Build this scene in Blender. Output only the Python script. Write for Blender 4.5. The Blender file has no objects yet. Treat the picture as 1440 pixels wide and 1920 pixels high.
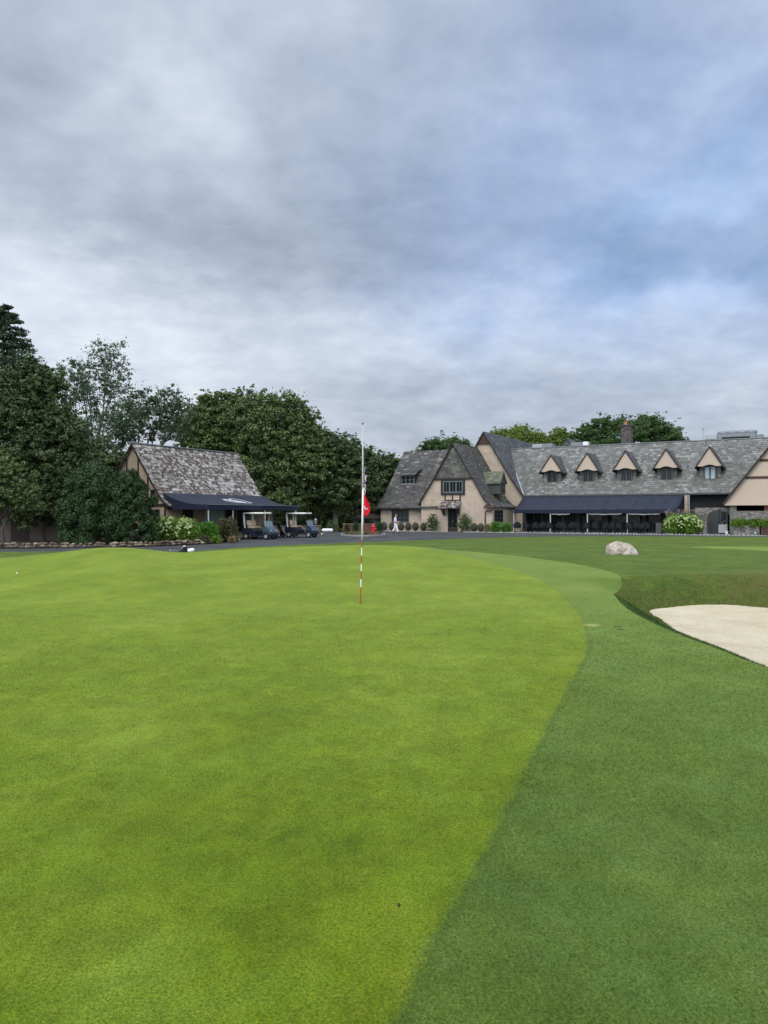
import bpy, bmesh, math, random
import numpy as np
from mathutils import Vector, Matrix
random.seed(7); rng = np.random.default_rng(11)
S = bpy.context.scene; COL = S.collection
CAM_Z, HOR, F = 1.62, 965.0, 1440.0
G = -0.12                                    # level of the driveway and building plots
R = math.radians

# ------------------------------------------------------------------ objects
def tag(o, label=None, cat=None, group=None, kind=None):
    if label: o['label'] = label
    if cat: o['category'] = cat
    if group: o['group'] = group
    if kind: o['kind'] = kind
    return o
def empty(name, loc=(0, 0, 0), rz=0, label=None, cat=None, group=None):
    o = bpy.data.objects.new(name, None); COL.objects.link(o)
    o.location = loc; o.rotation_euler = (0, 0, rz)
    return tag(o, label, cat, group)
def link(name, me, parent=None):
    o = bpy.data.objects.new(name, me); COL.objects.link(o)
    if parent: o.parent = parent
    return o
def copy_tree(o, parent=None):
    c = o.copy(); COL.objects.link(c)
    if parent is not None: c.parent = parent
    for ch in [x for x in bpy.data.objects if x.parent == o]: copy_tree(ch, c)
    return c

class MB:
    def __init__(s): s.v = []; s.f = []; s.m = []
    def add(s, vs, fs, m=0):
        b = len(s.v); s.v += [tuple(p) for p in vs]
        s.f += [tuple(i + b for i in f) for f in fs]; s.m += [m] * len(fs); return s
    def box(s, x0, x1, y0, y1, z0, z1, m=0):
        v = [(x, y, z) for z in (z0, z1) for y in (y0, y1) for x in (x0, x1)]
        return s.add(v, [(0, 2, 3, 1), (4, 5, 7, 6), (0, 1, 5, 4), (2, 6, 7, 3), (0, 4, 6, 2), (1, 3, 7, 5)], m)
    def tube(s, pts, rad, n=6, m=0, cap=True):
        pts = [Vector(p) for p in pts]
        if not hasattr(rad, '__len__'): rad = [rad] * len(pts)
        b = len(s.v); up = Vector((0.123, 0.31, 0.94))
        for i, p in enumerate(pts):
            d = (pts[min(i + 1, len(pts) - 1)] - pts[max(i - 1, 0)]).normalized()
            a = d.cross(up)
            if a.length < 1e-3: a = d.cross(Vector((1, 0, 0)))
            a.normalize(); c = d.cross(a)
            for k in range(n):
                t = 2 * math.pi * k / n
                s.v.append(tuple(p + (a * math.cos(t) + c * math.sin(t)) * rad[i]))
        for i in range(len(pts) - 1):
            for k in range(n):
                k2 = (k + 1) % n
                s.f.append((b + i * n + k, b + i * n + k2, b + (i + 1) * n + k2, b + (i + 1) * n + k)); s.m.append(m)
        if cap:
            s.f.append(tuple(b + k for k in range(n))[::-1]); s.m.append(m)
            s.f.append(tuple(b + (len(pts) - 1) * n + k for k in range(n))); s.m.append(m)
        return s
    def bar(s, p, q, w, d=None, m=0):
        """square bar from p to q"""
        p = Vector(p); q = Vector(q); d = d or w; t = (q - p).normalized()
        a = t.cross(Vector((0, 0, 1)))
        if a.length < 1e-3: a = Vector((1, 0, 0))
        a.normalize(); c = t.cross(a)
        vs = [e + a * (w / 2 * i) + c * (d / 2 * j) for e in (p, q) for i, j in ((-1, -1), (1, -1), (1, 1), (-1, 1))]
        return s.add(vs, [(3, 2, 1, 0), (4, 5, 6, 7), (0, 1, 5, 4), (1, 2, 6, 5), (2, 3, 7, 6), (3, 0, 4, 7)], m)
    def lathe(s, prof, n=12, c=(0, 0, 0), m=0):
        b = len(s.v)
        for r, z in prof:
            for k in range(n):
                t = 2 * math.pi * k / n
                s.v.append((c[0] + r * math.cos(t), c[1] + r * math.sin(t), c[2] + z))
        for i in range(len(prof) - 1):
            for k in range(n):
                k2 = (k + 1) % n
                s.f.append((b + i * n + k, b + i * n + k2, b + (i + 1) * n + k2, b + (i + 1) * n + k)); s.m.append(m)
        s.f.append(tuple(b + k for k in range(n))[::-1]); s.m.append(m)
        s.f.append(tuple(b + (len(prof) - 1) * n + k for k in range(n))); s.m.append(m)
        return s
    def prism(s, poly, y0, y1, m=0, axis='y'):
        """poly in (a,z), extruded along axis"""
        n = len(poly)
        mk = (lambda a, z, b: (a, b, z)) if axis == 'y' else (lambda a, z, b: (b, a, z))
        v = [mk(a, z, y0) for a, z in poly] + [mk(a, z, y1) for a, z in poly]
        return s.add(v, [tuple(range(n)), tuple(range(2 * n - 1, n - 1, -1))] +
                     [(i, i + n, (i + 1) % n + n, (i + 1) % n) for i in range(n)], m)
    def roof(s, pts, b0, b1, th, m=0, axis='y', seg=1):
        """polyline of the top surface in (a,z), given thickness, extruded along axis"""
        low = [(a, z - th) for a, z in pts]
        mk = (lambda a, z, b: (a, b, z)) if axis == 'y' else (lambda a, z, b: (b, a, z))
        n = len(pts)
        bs = [b0 + (b1 - b0) * i / seg for i in range(seg + 1)]
        v = []
        for b in bs: v += [mk(a, z, b) for a, z in pts] + [mk(a, z, b) for a, z in low]
        fs = []
        for j in range(seg):
            o, q = j * 2 * n, (j + 1) * 2 * n
            for i in range(n - 1):
                fs.append((o + i, o + i + 1, q + i + 1, q + i))
                fs.append((o + n + i + 1, o + n + i, q + n + i, q + n + i + 1))
            fs.append((o, q, q + n, o + n)); fs.append((o + n - 1, o + 2 * n - 1, q + 2 * n - 1, q + n - 1))
        for o in (0, seg * 2 * n):
            for i in range(n - 1): fs.append((o + i, o + n + i, o + n + i + 1, o + i + 1))
        return s.add(v, fs, m)
    def ball(s, c, r, n=8, m=0, jit=0):
        prof = []; b = len(s.v)
        rx, ry, rz = r if hasattr(r, '__len__') else (r, r, r)
        for i in range(n + 1):
            a = math.pi * i / n
            for k in range(n * 2):
                t = math.pi * k / n
                j = 1 + (random.uniform(-jit, jit) if 0 < i < n else 0)
                s.v.append((c[0] + rx * j * math.sin(a) * math.cos(t), c[1] + ry * j * math.sin(a) * math.sin(t), c[2] + rz * j * math.cos(a)))
        for i in range(n):
            for k in range(n * 2):
                k2 = (k + 1) % (n * 2)
                s.f.append((b + i * 2 * n + k, b + (i + 1) * 2 * n + k, b + (i + 1) * 2 * n + k2, b + i * 2 * n + k2)); s.m.append(m)
        return s
    def build(s, name, mats, parent=None, smooth=False, bevel=0):
        me = bpy.data.meshes.new(name); me.from_pydata(s.v, [], s.f)
        if not isinstance(mats, (list, tuple)): mats = [mats]
        for mm in mats: me.materials.append(mm)
        me.polygons.foreach_set('material_index', s.m)
        bm = bmesh.new(); bm.from_mesh(me)
        bmesh.ops.remove_doubles(bm, verts=bm.verts, dist=1e-5)
        bmesh.ops.recalc_face_normals(bm, faces=bm.faces)
        if bevel:
            bmesh.ops.bevel(bm, geom=[e for e in bm.edges if len(e.link_faces) == 2 and e.calc_face_angle(0) > 0.6],
                            offset=bevel, segments=2, affect='EDGES', clamp_overlap=True)
        bm.to_mesh(me); bm.free()
        if smooth: me.polygons.foreach_set('use_smooth', [True] * len(me.polygons))
        return link(name, me, parent)

def np_mesh(name, verts, nper, mat, parent=None):
    """verts (N*nper,3), each nper verts are one face"""
    me = bpy.data.meshes.new(name); n = len(verts); nf = n // nper
    me.vertices.add(n); me.vertices.foreach_set('co', np.asarray(verts, np.float32).ravel())
    me.loops.add(n); me.loops.foreach_set('vertex_index', np.arange(n, dtype=np.int32))
    me.polygons.add(nf); me.polygons.foreach_set('loop_start', np.arange(0, n, nper, dtype=np.int32))
    me.update(calc_edges=True); me.materials.append(mat)
    return link(name, me, parent)

# ------------------------------------------------------------------ materials
def nt(name):
    m = bpy.data.materials.new(name); m.use_nodes = True
    return m, m.node_tree, m.node_tree.nodes['Principled BSDF']
class N:
    def __init__(s, t): s.t = t
    def __call__(s, typ, ins=None, **kw):
        n = s.t.nodes.new(typ)
        for k, v in kw.items(): setattr(n, k, v)
        for k, v in (ins or {}).items():
            if isinstance(v, bpy.types.NodeSocket): s.t.links.new(v, n.inputs[k])
            else: n.inputs[k].default_value = v
        return n
    def math(s, op, a, b=0.0, c=None, clamp=False):
        n = s('ShaderNodeMath', {0: a, 1: b}, operation=op, use_clamp=clamp)
        if c is not None:
            if isinstance(c, bpy.types.NodeSocket): s.t.links.new(c, n.inputs[2])
            else: n.inputs[2].default_value = c
        return n.outputs[0]
    def mix(s, f, a, b, bt='MIX'):
        n = s('ShaderNodeMix', data_type='RGBA', blend_type=bt)
        for i, v in ((0, f), (6, a), (7, b)):
            if isinstance(v, bpy.types.NodeSocket): s.t.links.new(v, n.inputs[i])
            else: n.inputs[i].default_value = v if i == 0 else (tuple(v) + (1,))[:4]
        return n.outputs[2]
    def ramp(s, f, stops, interp='LINEAR'):
        n = s('ShaderNodeValToRGB', {0: f}); cr = n.color_ramp; cr.interpolation = interp
        while len(cr.elements) < len(stops): cr.elements.new(0.5)
        for e, (p, c) in zip(cr.elements, stops):
            e.position = p; e.color = (c, c, c, 1) if not hasattr(c, '__len__') else tuple(c) + (1,)
        return n.outputs[0]
    def noise(s, vec, scale, detail=4, rough=.55, dist=0.0, dims='3D'):
        n = s('ShaderNodeTexNoise', {'Vector': vec, 'Scale': scale, 'Detail': detail, 'Roughness': rough, 'Distortion': dist}, noise_dimensions=dims)
        return n.outputs[0]
    def mapv(s, vec, scale=(1, 1, 1), loc=(0, 0, 0), rot=(0, 0, 0)):
        return s('ShaderNodeMapping', {'Vector': vec, 'Scale': scale, 'Location': loc, 'Rotation': rot}).outputs[0]
def plain(name, col, rough=.6, var=.12, metal=0.0, scale=6, spec=.4):
    m, t, p = nt(name); n = N(t); co = n('ShaderNodeTexCoord').outputs['Object']
    f = n.noise(co, scale, 5)
    a = tuple(c * (1 - var) for c in col); b = tuple(min(1, c * (1 + var)) for c in col)
    t.links.new(n.mix(f, a, b), p.inputs['Base Color'])
    p.inputs['Roughness'].default_value = rough; p.inputs['Metallic'].default_value = metal
    p.inputs['Specular IOR Level'].default_value = spec
    return m
def bump(n, p, h, strength, dist):
    b = n('ShaderNodeBump', {'Height': h, 'Strength': strength, 'Distance': dist}).outputs[0]
    n.t.links.new(b, p.inputs['Normal'])
def along(n, ax=None):
    co = n('ShaderNodeTexCoord').outputs['Object']
    x = n('ShaderNodeSeparateXYZ', {0: co}).outputs
    u = x[0] if ax == 'x' else x[1] if ax == 'y' else n.math('ADD', x[0], x[1])
    return co, n('ShaderNodeCombineXYZ', {0: u, 1: x[2], 2: 0.0}).outputs[0]
def slate(name, c1, c2, c3, spot=0.0, row=.17, wid=.42, moss=(.13, .15, .08), mossf=.25, big=.9, ax='x', share=(.62, .9)):
    m, t, p = nt(name); n = N(t); co, v = along(n, ax)
    wob = n.noise(co, 1.3, 3)
    v2 = n('ShaderNodeVectorMath', {0: v, 1: n('ShaderNodeCombineXYZ', {0: n.math('MULTIPLY', wob, .25), 1: n.math('MULTIPLY', wob, .10)}).outputs[0]}, operation='ADD').outputs[0]
    def brick(col1, col2, off, w, h):
        b = n('ShaderNodeTexBrick', {'Vector': n.mapv(v2, loc=off), 'Color1': tuple(col1) + (1,), 'Color2': tuple(col2) + (1,), 'Mortar': tuple(c * .35 for c in c1) + (1,),
                                     'Scale': 1.0, 'Mortar Size': .012, 'Mortar Smooth': .3, 'Brick Width': w, 'Row Height': h, 'Bias': 0.0})
        b.offset = .5; b.squash = 1.3; b.squash_frequency = 3
        return b
    b = brick(c1, c2, (0, 0, 0), wid, row)
    b2 = brick((0, 0, 0), (1, 1, 1), (37.1 * wid, 52 * row, 0), wid, row)
    hi = n.ramp(b2.outputs[0], [(share[0], 0), (share[1], 1)])
    bign = n.ramp(n.noise(co, .55, 4, .6), [(.38, 0), (.62, 1)])
    hi = n.math('MULTIPLY', hi, n.math('MULTIPLY_ADD', bign, .8, .25), clamp=True)
    c = n.mix(hi, b.outputs[0], c3)
    c = n.mix(n.math('MULTIPLY', n.ramp(n.noise(co, .9, 5, .65), [(.45, 0), (.7, 1)]), mossf), c, moss)
    streak = n.noise(n.mapv(co, (1.1, 1.1, .35)), 1.0, 5, .7)
    c = n.mix(1.0, c, n.ramp(streak, [(.25, 1 - .45 * big), (.72, 1.2)]), 'MULTIPLY')
    if spot:
        sp = n.ramp(n.noise(n.mapv(v, (1, 1.6, 1)), 3.4, 3, .6), [(.52, 0), (.60, 1)])
        c = n.mix(n.math('MULTIPLY', sp, spot), c, tuple(x * 1.15 for x in c3))
    t.links.new(c, p.inputs['Base Color']); p.inputs['Roughness'].default_value = .8
    p.inputs['Specular IOR Level'].default_value = .3
    bump(n, p, n.math('ADD', b.outputs[1], n.math('MULTIPLY', b2.outputs[0], -.6)), .8, -.02)
    return m
def brickwall(name, c, dark=.82, row=.075, wid=.22):
    m, t, p = nt(name); n = N(t); co, v = along(n)
    b = n('ShaderNodeTexBrick', {'Vector': v, 'Color1': tuple(c) + (1,), 'Color2': tuple(x * .88 for x in c) + (1,), 'Mortar': tuple(x * .72 for x in c) + (1,),
                                 'Scale': 1.0, 'Mortar Size': .008, 'Brick Width': wid, 'Row Height': row})
    w = n.ramp(n.noise(co, 1.4, 6, .65), [(.3, dark), (.7, 1.08)])
    col = n.mix(1.0, b.outputs[0], w, 'MULTIPLY')
    hb = n.noise(n.mapv(co, (1.2, 1.2, 7)), 2.5, 3, .6)
    col = n.mix(1.0, col, n.ramp(hb, [(.35, .9), (.65, 1.05)]), 'MULTIPLY')
    t.links.new(col, p.inputs['Base Color']); p.inputs['Roughness'].default_value = .85
    bump(n, p, n.math('ADD', b.outputs[1], n.math('MULTIPLY', n.noise(co, 9, 4), -.8)), .6, -.012)
    return m
def stonemat(name, c1, c2, c3, scale=3.2):
    m, t, p = nt(name); n = N(t); co, v = along(n)
    vo = n('ShaderNodeTexVoronoi', {'Vector': n.mapv(v, (1, 1.7, 1)), 'Scale': scale})
    ed = n('ShaderNodeTexVoronoi', {'Vector': n.mapv(v, (1, 1.7, 1)), 'Scale': scale}, feature='DISTANCE_TO_EDGE')
    r = n('ShaderNodeSeparateColor', {0: vo.outputs['Color']}).outputs[0]
    c = n.ramp(r, [(0, c1), (.5, c2), (1, c3)])
    e = n.ramp(ed.outputs[0], [(0, .45), (.09, 1)])
    c = n.mix(1.0, c, e, 'MULTIPLY'); c = n.mix(1.0, c, n.ramp(n.noise(co, 7, 4), [(.3, .8), (.7, 1.1)]), 'MULTIPLY')
    t.links.new(c, p.inputs['Base Color']); p.inputs['Roughness'].default_value = .9
    bump(n, p, e, .8, .03)
    return m
def leafmat(name, c1, c2, scale=1.2, trans=.25, tip=None):
    m, t, p = nt(name); n = N(t)
    co = n('ShaderNodeTexCoord').outputs['Object']
    a = n.noise(co, scale, 3, .6); b = n.noise(co, 9.0, 2, .5)
    f = n.math('ADD', n.math('MULTIPLY', n.ramp(a, [(.35, 0), (.68, 1)]), .6), n.math('MULTIPLY', b, .4))
    c = n.mix(f, c1, c2)
    t.links.new(c, p.inputs['Base Color']); p.inputs['Roughness'].default_value = .65
    p.inputs['Specular IOR Level'].default_value = .25
    if not trans: return m
    tr = n('ShaderNodeBsdfTranslucent', {0: c}).outputs[0]
    mx = n('ShaderNodeMixShader', {0: trans, 1: p.outputs[0], 2: tr}).outputs[0]
    t.links.new(mx, t.nodes['Material Output'].inputs[0])
    return m
def glass(name, col=(.007, .009, .010)):
    m, t, p = nt(name); n = N(t); co = n('ShaderNodeTexCoord').outputs['Object']
    t.links.new(n.mix(n.noise(co, 2.5, 2), col, tuple(c * 2.2 for c in col)), p.inputs['Base Color'])
    p.inputs['Roughness'].default_value = .12; p.inputs['Specular IOR Level'].default_value = .22
    bump(n, p, n.noise(co, 1.5, 1), .15, .05)
    return m

def turfnoise(n, co):
    big = n.noise(n.mapv(co, (1, .75, 1), rot=(0, 0, .5)), .6, 6, .70)
    mid = n.noise(n.mapv(co, (1, .8, 1)), 2.9, 5, .78, .4)
    hue = n.noise(n.mapv(co, loc=(7, 3, 0)), 1.2, 4, .7)
    yel = n.ramp(n.noise(co, 9, 4, .85), [(.53, 0), (.66, 1)])
    return big, mid, hue, yel
def turfcolor(n, co, cols, grain, mott, g, NZ, patch=None):
    """cols: dark, mid, light turf colours"""
    big, mid, hue, yel = NZ
    c = n.ramp(big, [(.36, cols[0]), (.5, cols[1]), (.64, cols[2])])
    c = n.mix(1.0, c, n.ramp(mid, [(.37, 1 - .24 * mott), (.63, 1 + .22 * mott)]), 'MULTIPLY')
    c = n.mix(n.ramp(hue, [(.42, 0), (.60, .75)]), c, n.mix(1.0, c, (.86, 1.0, 1.3), 'MULTIPLY'))
    c = n.mix(1.0, c, n.ramp(g, [(.42, 1 - .55 * grain), (.58, 1 + .55 * grain)]), 'MULTIPLY')
    c = n.mix(n.math('MULTIPLY', yel, .34 * mott), c, tuple(x * k for x, k in zip(cols[2], (1.5, 1.2, 1.5))))
    for cx, cy, r, colr, amt in patch or ():
        d = n('ShaderNodeVectorMath', {0: n.mapv(co, (1, 1, 0)), 1: (cx, cy, 0)}, operation='DISTANCE').outputs['Value']
        d = n.math('ADD', d, n.math('MULTIPLY', n.math('SUBTRACT', n.noise(co, 2.5, 3), .5), r * 1.6))
        k = n.math('MULTIPLY', n.ramp(n.math('DIVIDE', d, r), [(.2, 1), (1, 0)]), amt)
        c = n.mix(k, c, colr)
    return c
def turf(name, cols, grain=1.0, mott=1.0, patch=None, other=None, sheen=.28, patch2=None):
    m, t, p = nt(name); n = N(t); co = n('ShaderNodeTexCoord').outputs['Object']
    g1 = n.noise(co, 75, 3, .8); g2 = n.noise(co, 230, 2, .75)
    g = n.math('ADD', n.math('MULTIPLY', g1, .5), n.math('MULTIPLY', g2, .5))
    NZ = turfnoise(n, co); c = turfcolor(n, co, cols, grain, mott, g, NZ, patch)
    if other:      # two mown heights meeting along a ragged line
        c2 = turfcolor(n, co, other, grain * 1.1, mott * .75, g, NZ, patch2)
        at = n('ShaderNodeAttribute', attribute_name='edge').outputs['Fac']
        e = n.math('ADD', at, n.math('MULTIPLY', n.math('SUBTRACT', n.noise(co, 22, 4, .8), .5), .12))
        e = n.math('ADD', e, n.math('MULTIPLY', n.math('SUBTRACT', n.noise(co, 3, 3, .6), .5), .10))
        f = n('ShaderNodeMapRange', {0: e, 1: -.045, 2: .05, 3: 0.0, 4: 1.0}, interpolation_type='SMOOTHSTEP').outputs[0]
        c = n.mix(f, c2, c)
        ln = n.math('MULTIPLY', n('ShaderNodeMapRange', {0: n.math('ABSOLUTE', n.math('ADD', e, .03)), 1: 0.0, 2: .045, 3: 1.0, 4: 0.0}, interpolation_type='SMOOTHSTEP').outputs[0], .25)
        c = n.mix(ln, c, (.02, .05, .008))
    t.links.new(c, p.inputs['Base Color'])
    p.inputs['Roughness'].default_value = .8; p.inputs['Specular IOR Level'].default_value = .06
    p.inputs['Sheen Weight'].default_value = sheen; p.inputs['Sheen Roughness'].default_value = .35
    p.inputs['Sheen Tint'].default_value = (.85, .95, .22, 1)
    bump(n, p, g, .6 * grain, .008)
    return m

M = {}
GC = [(.072, .106, .003), (.099, .138, .005), (.136, .172, .013)]
CC = [(.054, .089, .012), (.070, .111, .017), (.090, .133, .026)]
M['green'] = turf('putting_turf', GC, .95, .8, other=CC, patch2=[(4.6, 17.6, .9, (.13, .13, .03), .4), (3.05, 11.35, .16, (.30, .28, .10), .8)])
M['collar'] = M['green']
M['rough'] = turf('rough_turf', [(.032, .057, .007), (.047, .077, .010), (.069, .100, .015)], 1.0, 1.4, sheen=.12, patch=[(9.5, 18.6, 3.6, (.082, .088, .018), .5), (11, 18.4, 3.0, (.085, .055, .026), .6), (6.2, 18.6, 1.6, (.058, .058, .014), .5)])
M['fair'] = turf('far_turf', [(.055, .095, .015), (.07, .115, .02), (.09, .13, .03)], .6, .8)
def mk_sand():
    m, t, p = nt('bunker_sand'); n = N(t); co = n('ShaderNodeTexCoord').outputs['Object']
    c = n.ramp(n.noise(co, .9, 5, .6), [(.3, (.52, .42, .26)), (.7, (.70, .60, .41))])
    g = n.noise(co, 90, 3, .8)
    rk = n('ShaderNodeTexWave', {'Vector': n.mapv(co, rot=(0, 0, 1.2)), 'Scale': 4.5, 'Distortion': 2.5, 'Detail': 2.0, 'Detail Scale': .7}).outputs[1]
    c = n.mix(1.0, c, n.ramp(g, [(.3, .72), (.7, 1.16)]), 'MULTIPLY')
    c = n.mix(1.0, c, n.ramp(n.noise(co, 14, 4, .8), [(.32, .82), (.6, 1.05)]), 'MULTIPLY')
    t.links.new(c, p.inputs['Base Color']); p.inputs['Roughness'].default_value = .95
    bump(n, p, n.math('ADD', n.math('MULTIPLY', rk, .5), n.math('ADD', g, n.noise(co, 6, 4))), .7, .03); return m
M['sand'] = mk_sand()
def mk_asph():
    m, t, p = nt('asphalt'); n = N(t); co = n('ShaderNodeTexCoord').outputs['Object']
    c = n.ramp(n.noise(n.mapv(co, (1, .4, 1)), .35, 5, .6), [(.3, (.040, .041, .040)), (.7, (.076, .076, .073))])
    c = n.mix(1.0, c, n.ramp(n.noise(co, 40, 3, .8), [(.3, .75), (.7, 1.2)]), 'MULTIPLY')
    t.links.new(c, p.inputs['Base Color']); p.inputs['Roughness'].default_value = .85; p.inputs['Specular IOR Level'].default_value = .15
    bump(n, p, n.noise(co, 60, 3), .4, .01); return m
M['asph'] = mk_asph()
M['soil'] = plain('mulch', (.045, .028, .018), .95, .5, scale=9)
M['patio'] = plain('patio_stone', (.10, .095, .09), .8, .3)
M['wall'] = brickwall('painted_brick', (.53, .415, .305))
M['wallR'] = plain('pebbled_stucco', (.47, .365, .275), .9, .16, scale=22)
M['wallA'] = brickwall('outbuilding_brick', (.44, .345, .235))
M['slateM'] = slate('grey_slate', (.094, .089, .079), (.158, .150, .133), (.245, .232, .208), mossf=.12, big=.5, row=.21, wid=.36)
M['slateH'] = slate('hung_slate', (.075, .072, .062), (.125, .118, .102), (.19, .18, .155), mossf=.3, big=.6, row=.21, wid=.36)
M['slateE'] = slate('weathered_slate', (.052, .047, .044), (.092, .083, .076), (.24, .22, .195), mossf=.25, big=1.2, row=.20, wid=.36, share=(.7, .95))
M['slateEy'] = slate('weathered_slate_side', (.052, .047, .044), (.092, .083, .076), (.20, .185, .165), mossf=.25, big=1.2, row=.20, wid=.36, ax='y', share=(.75, .98))
M['slateT'] = slate('dark_slate', (.058, .057, .060), (.098, .096, .098), (.155, .15, .15), mossf=.1, big=.9, ax='y', row=.21, wid=.36)
M['slateA'] = slate('lichen_slate', (.072, .046, .040), (.125, .088, .080), (.42, .395, .35), spot=.62, mossf=.12, big=.9, row=.22, wid=.36, share=(.45, .8))
M['slateG'] = slate('mossy_slate', (.085, .09, .06), (.14, .145, .10), (.20, .21, .15), mossf=.6)
M['timber'] = plain('dark_timber', (.026, .017, .013), .7, .3)
M['timberR'] = plain('red_brown_timber', (.055, .026, .019), .7, .3)
M['frame'] = plain('grey_green_frame', (.050, .060, .055), .5, .15)
M['framel'] = plain('light_frame', (.14, .16, .155), .5, .15)
M['glass'] = glass('window_glass')
M['glassL'] = glass('curtained_glass', (.20, .24, .25))
def mk_navy():
    m, t, p = nt('navy_canvas'); n = N(t); co = n('ShaderNodeTexCoord').outputs['Object']; x = n('ShaderNodeSeparateXYZ', {0: co}).outputs
    f = n.math('ABSOLUTE', n.math('SUBTRACT', n.math('FRACT', n.math('MULTIPLY', x[0], .72)), .5))
    c = n.mix(n.ramp(n.noise(n.mapv(co, (3, .6, 1)), 1.2, 4), [(.35, 0), (.65, 1)]), (.0115, .0145, .028), (.0185, .0215, .036))
    c = n.mix(n.math('LESS_THAN', f, .02), c, (.006, .008, .016))
    t.links.new(c, p.inputs['Base Color']); p.inputs['Roughness'].default_value = .75; p.inputs['Specular IOR Level'].default_value = .35
    bump(n, p, n.math('ADD', n.math('MULTIPLY', n.noise(n.mapv(co, (2.2, .5, 1)), 1.0, 3), 1.0), n.math('MULTIPLY', n.math('MINIMUM', f, .1), 1.0)), .5, .12)
    return m
M['navy'] = mk_navy()
M['navyd'] = plain('navy_canvas_side', (.006, .009, .024), .8, .2, scale=3)
M['white'] = plain('white_paint', (.72, .72, .70), .4, .05)
M['cream'] = plain('cream_plastic', (.88, .86, .76), .35, .05)
M['post'] = plain('grey_post', (.40, .40, .38), .5, .1)
M['stone'] = stonemat('grey_stonework', (.15, .125, .10), (.24, .22, .19), (.10, .095, .09))
M['stoneB'] = stonemat('brown_stonework', (.18, .12, .08), (.30, .24, .17), (.11, .09, .07))
M['rock'] = plain('border_rock', (.27, .21, .155), .9, .55, scale=3.5)
M['brick'] = brickwall('red_brick', (.17, .062, .042), .6)
M['cobble'] = plain('pale_cobble', (.27, .26, .235), .85, .3, scale=4)
M['black'] = plain('black_wicker', (.010, .011, .012), .8, .3, spec=.15)
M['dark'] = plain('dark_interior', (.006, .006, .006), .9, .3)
M['dim'] = plain('grey_plaster', (.07, .07, .062), .9, .2)
M['metal'] = plain('galvanised', (.36, .37, .36), .45, .15, metal=.3)
M['metald'] = plain('weathered_metal', (.20, .21, .21), .5, .2, metal=.2)
M['clay'] = plain('clay_pot', (.30, .13, .07), .8, .2)
M['rubber'] = plain('tyre_rubber', (.012, .012, .012), .8, .2)
M['cartbody'] = plain('dark_navy_bodywork', (.010, .013, .028), .35, .1)
M['cowl'] = plain('slate_blue_cowl', (.045, .070, .088), .3, .1)
M['cowl2'] = plain('navy_cowl', (.028, .038, .062), .3, .1)
M['seat'] = plain('tan_vinyl', (.55, .42, .28), .5, .1)
M['red'] = plain('red_paint', (.50, .012, .016), .4, .1)
M['flagred'] = plain('red_nylon', (.58, .008, .022), .6, .1)
M['skin'] = plain('skin', (.46, .27, .19), .5, .05)
M['shirt'] = plain('pale_lilac_shirt', (.66, .64, .82), .8, .05)
M['trousers'] = plain('white_trousers', (.76, .75, .73), .8, .05)
M['hair'] = plain('grey_brown_hair', (.09, .07, .055), .7, .2)
M['bark'] = plain('bark', (.075, .062, .05), .95, .4, scale=5)
M['barkl'] = plain('pale_bark', (.16, .14, .115), .95, .35, scale=5)
M['hull'] = plain('pavilion_roof', (.045, .028, .02), .8, .2)
M['screen'] = None
m, t, p = nt('clear_windscreen'); p.inputs['Base Color'].default_value = (.22, .30, .32, 1); p.inputs['Roughness'].default_value = .15; p.inputs['Alpha'].default_value = .45
M['screen'] = m
def mk_flagstripe():
    m, t, p = nt('striped_flag_cloth'); n = N(t); co = n('ShaderNodeTexCoord').outputs['Object']
    x = n('ShaderNodeSeparateXYZ', {0: co}).outputs
    f = n.math('FRACT', n.math('MULTIPLY', n.math('ADD', n.math('ADD', n.math('MULTIPLY', x[2], 1.5), n.math('MULTIPLY', x[0], 3.2)), n.math('MULTIPLY', x[1], 2.0)), 1.3))
    c = n.mix(n.math('GREATER_THAN', f, .62), (.70, .70, .68), (.34, .02, .035))
    top = n.math('MULTIPLY', n.math('GREATER_THAN', x[2], .78), n.math('GREATER_THAN', n.noise(co, 6, 1), .5))
    t.links.new(n.mix(top, c, (.06, .07, .16)), p.inputs['Base Color']); p.inputs['Roughness'].default_value = .8; return m
M['flag'] = mk_flagstripe()
def mk_boulder():
    m, t, p = nt('boulder_stone'); n = N(t); co = n('ShaderNodeTexCoord').outputs['Object']
    c = n.ramp(n.noise(co, 2.2, 7, .65), [(.3, (.22, .165, .12)), (.5, (.44, .37, .285)), (.72, (.66, .60, .50))])
    cr = n.ramp(n.noise(n.mapv(co, (1, 1, 2.2)), 5.5, 6, .75, .8), [(.42, 1), (.5, .55), (.56, 1)])
    t.links.new(n.mix(1.0, c, cr, 'MULTIPLY'), p.inputs['Base Color']); p.inputs['Roughness'].default_value = .9
    bump(n, p, n.noise(co, 9, 6, .7), .8, .04); return m
M['boulder'] = mk_boulder(); M['chim'] = stonemat('dark_chimney_stone', (.075, .06, .055), (.12, .10, .092), (.05, .043, .04), 4)
M['lf_dark'] = leafmat('leaf_dark', (.040, .062, .024), (.092, .126, .042), trans=0)
M['lf_mid'] = leafmat('leaf_mid', (.056, .082, .028), (.130, .170, .050), trans=0)
M['lf_con'] = leafmat('needle_dark', (.030, .048, .026), (.058, .084, .040), trans=0)
M['lf_yew'] = leafmat('leaf_yew', (.020, .042, .013), (.044, .080, .022), 2.2, trans=0)
M['lf_light'] = leafmat('leaf_light', (.105, .150, .026), (.18, .235, .045))
M['lf_behind'] = leafmat('leaf_behind', (.048, .090, .026), (.092, .150, .042))
M['lf_sparse'] = leafmat('leaf_sparse', (.055, .085, .045), (.11, .155, .072), trans=.35)
M['lf_box'] = leafmat('leaf_box', (.014, .042, .012), (.034, .082, .022), 4)
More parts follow.
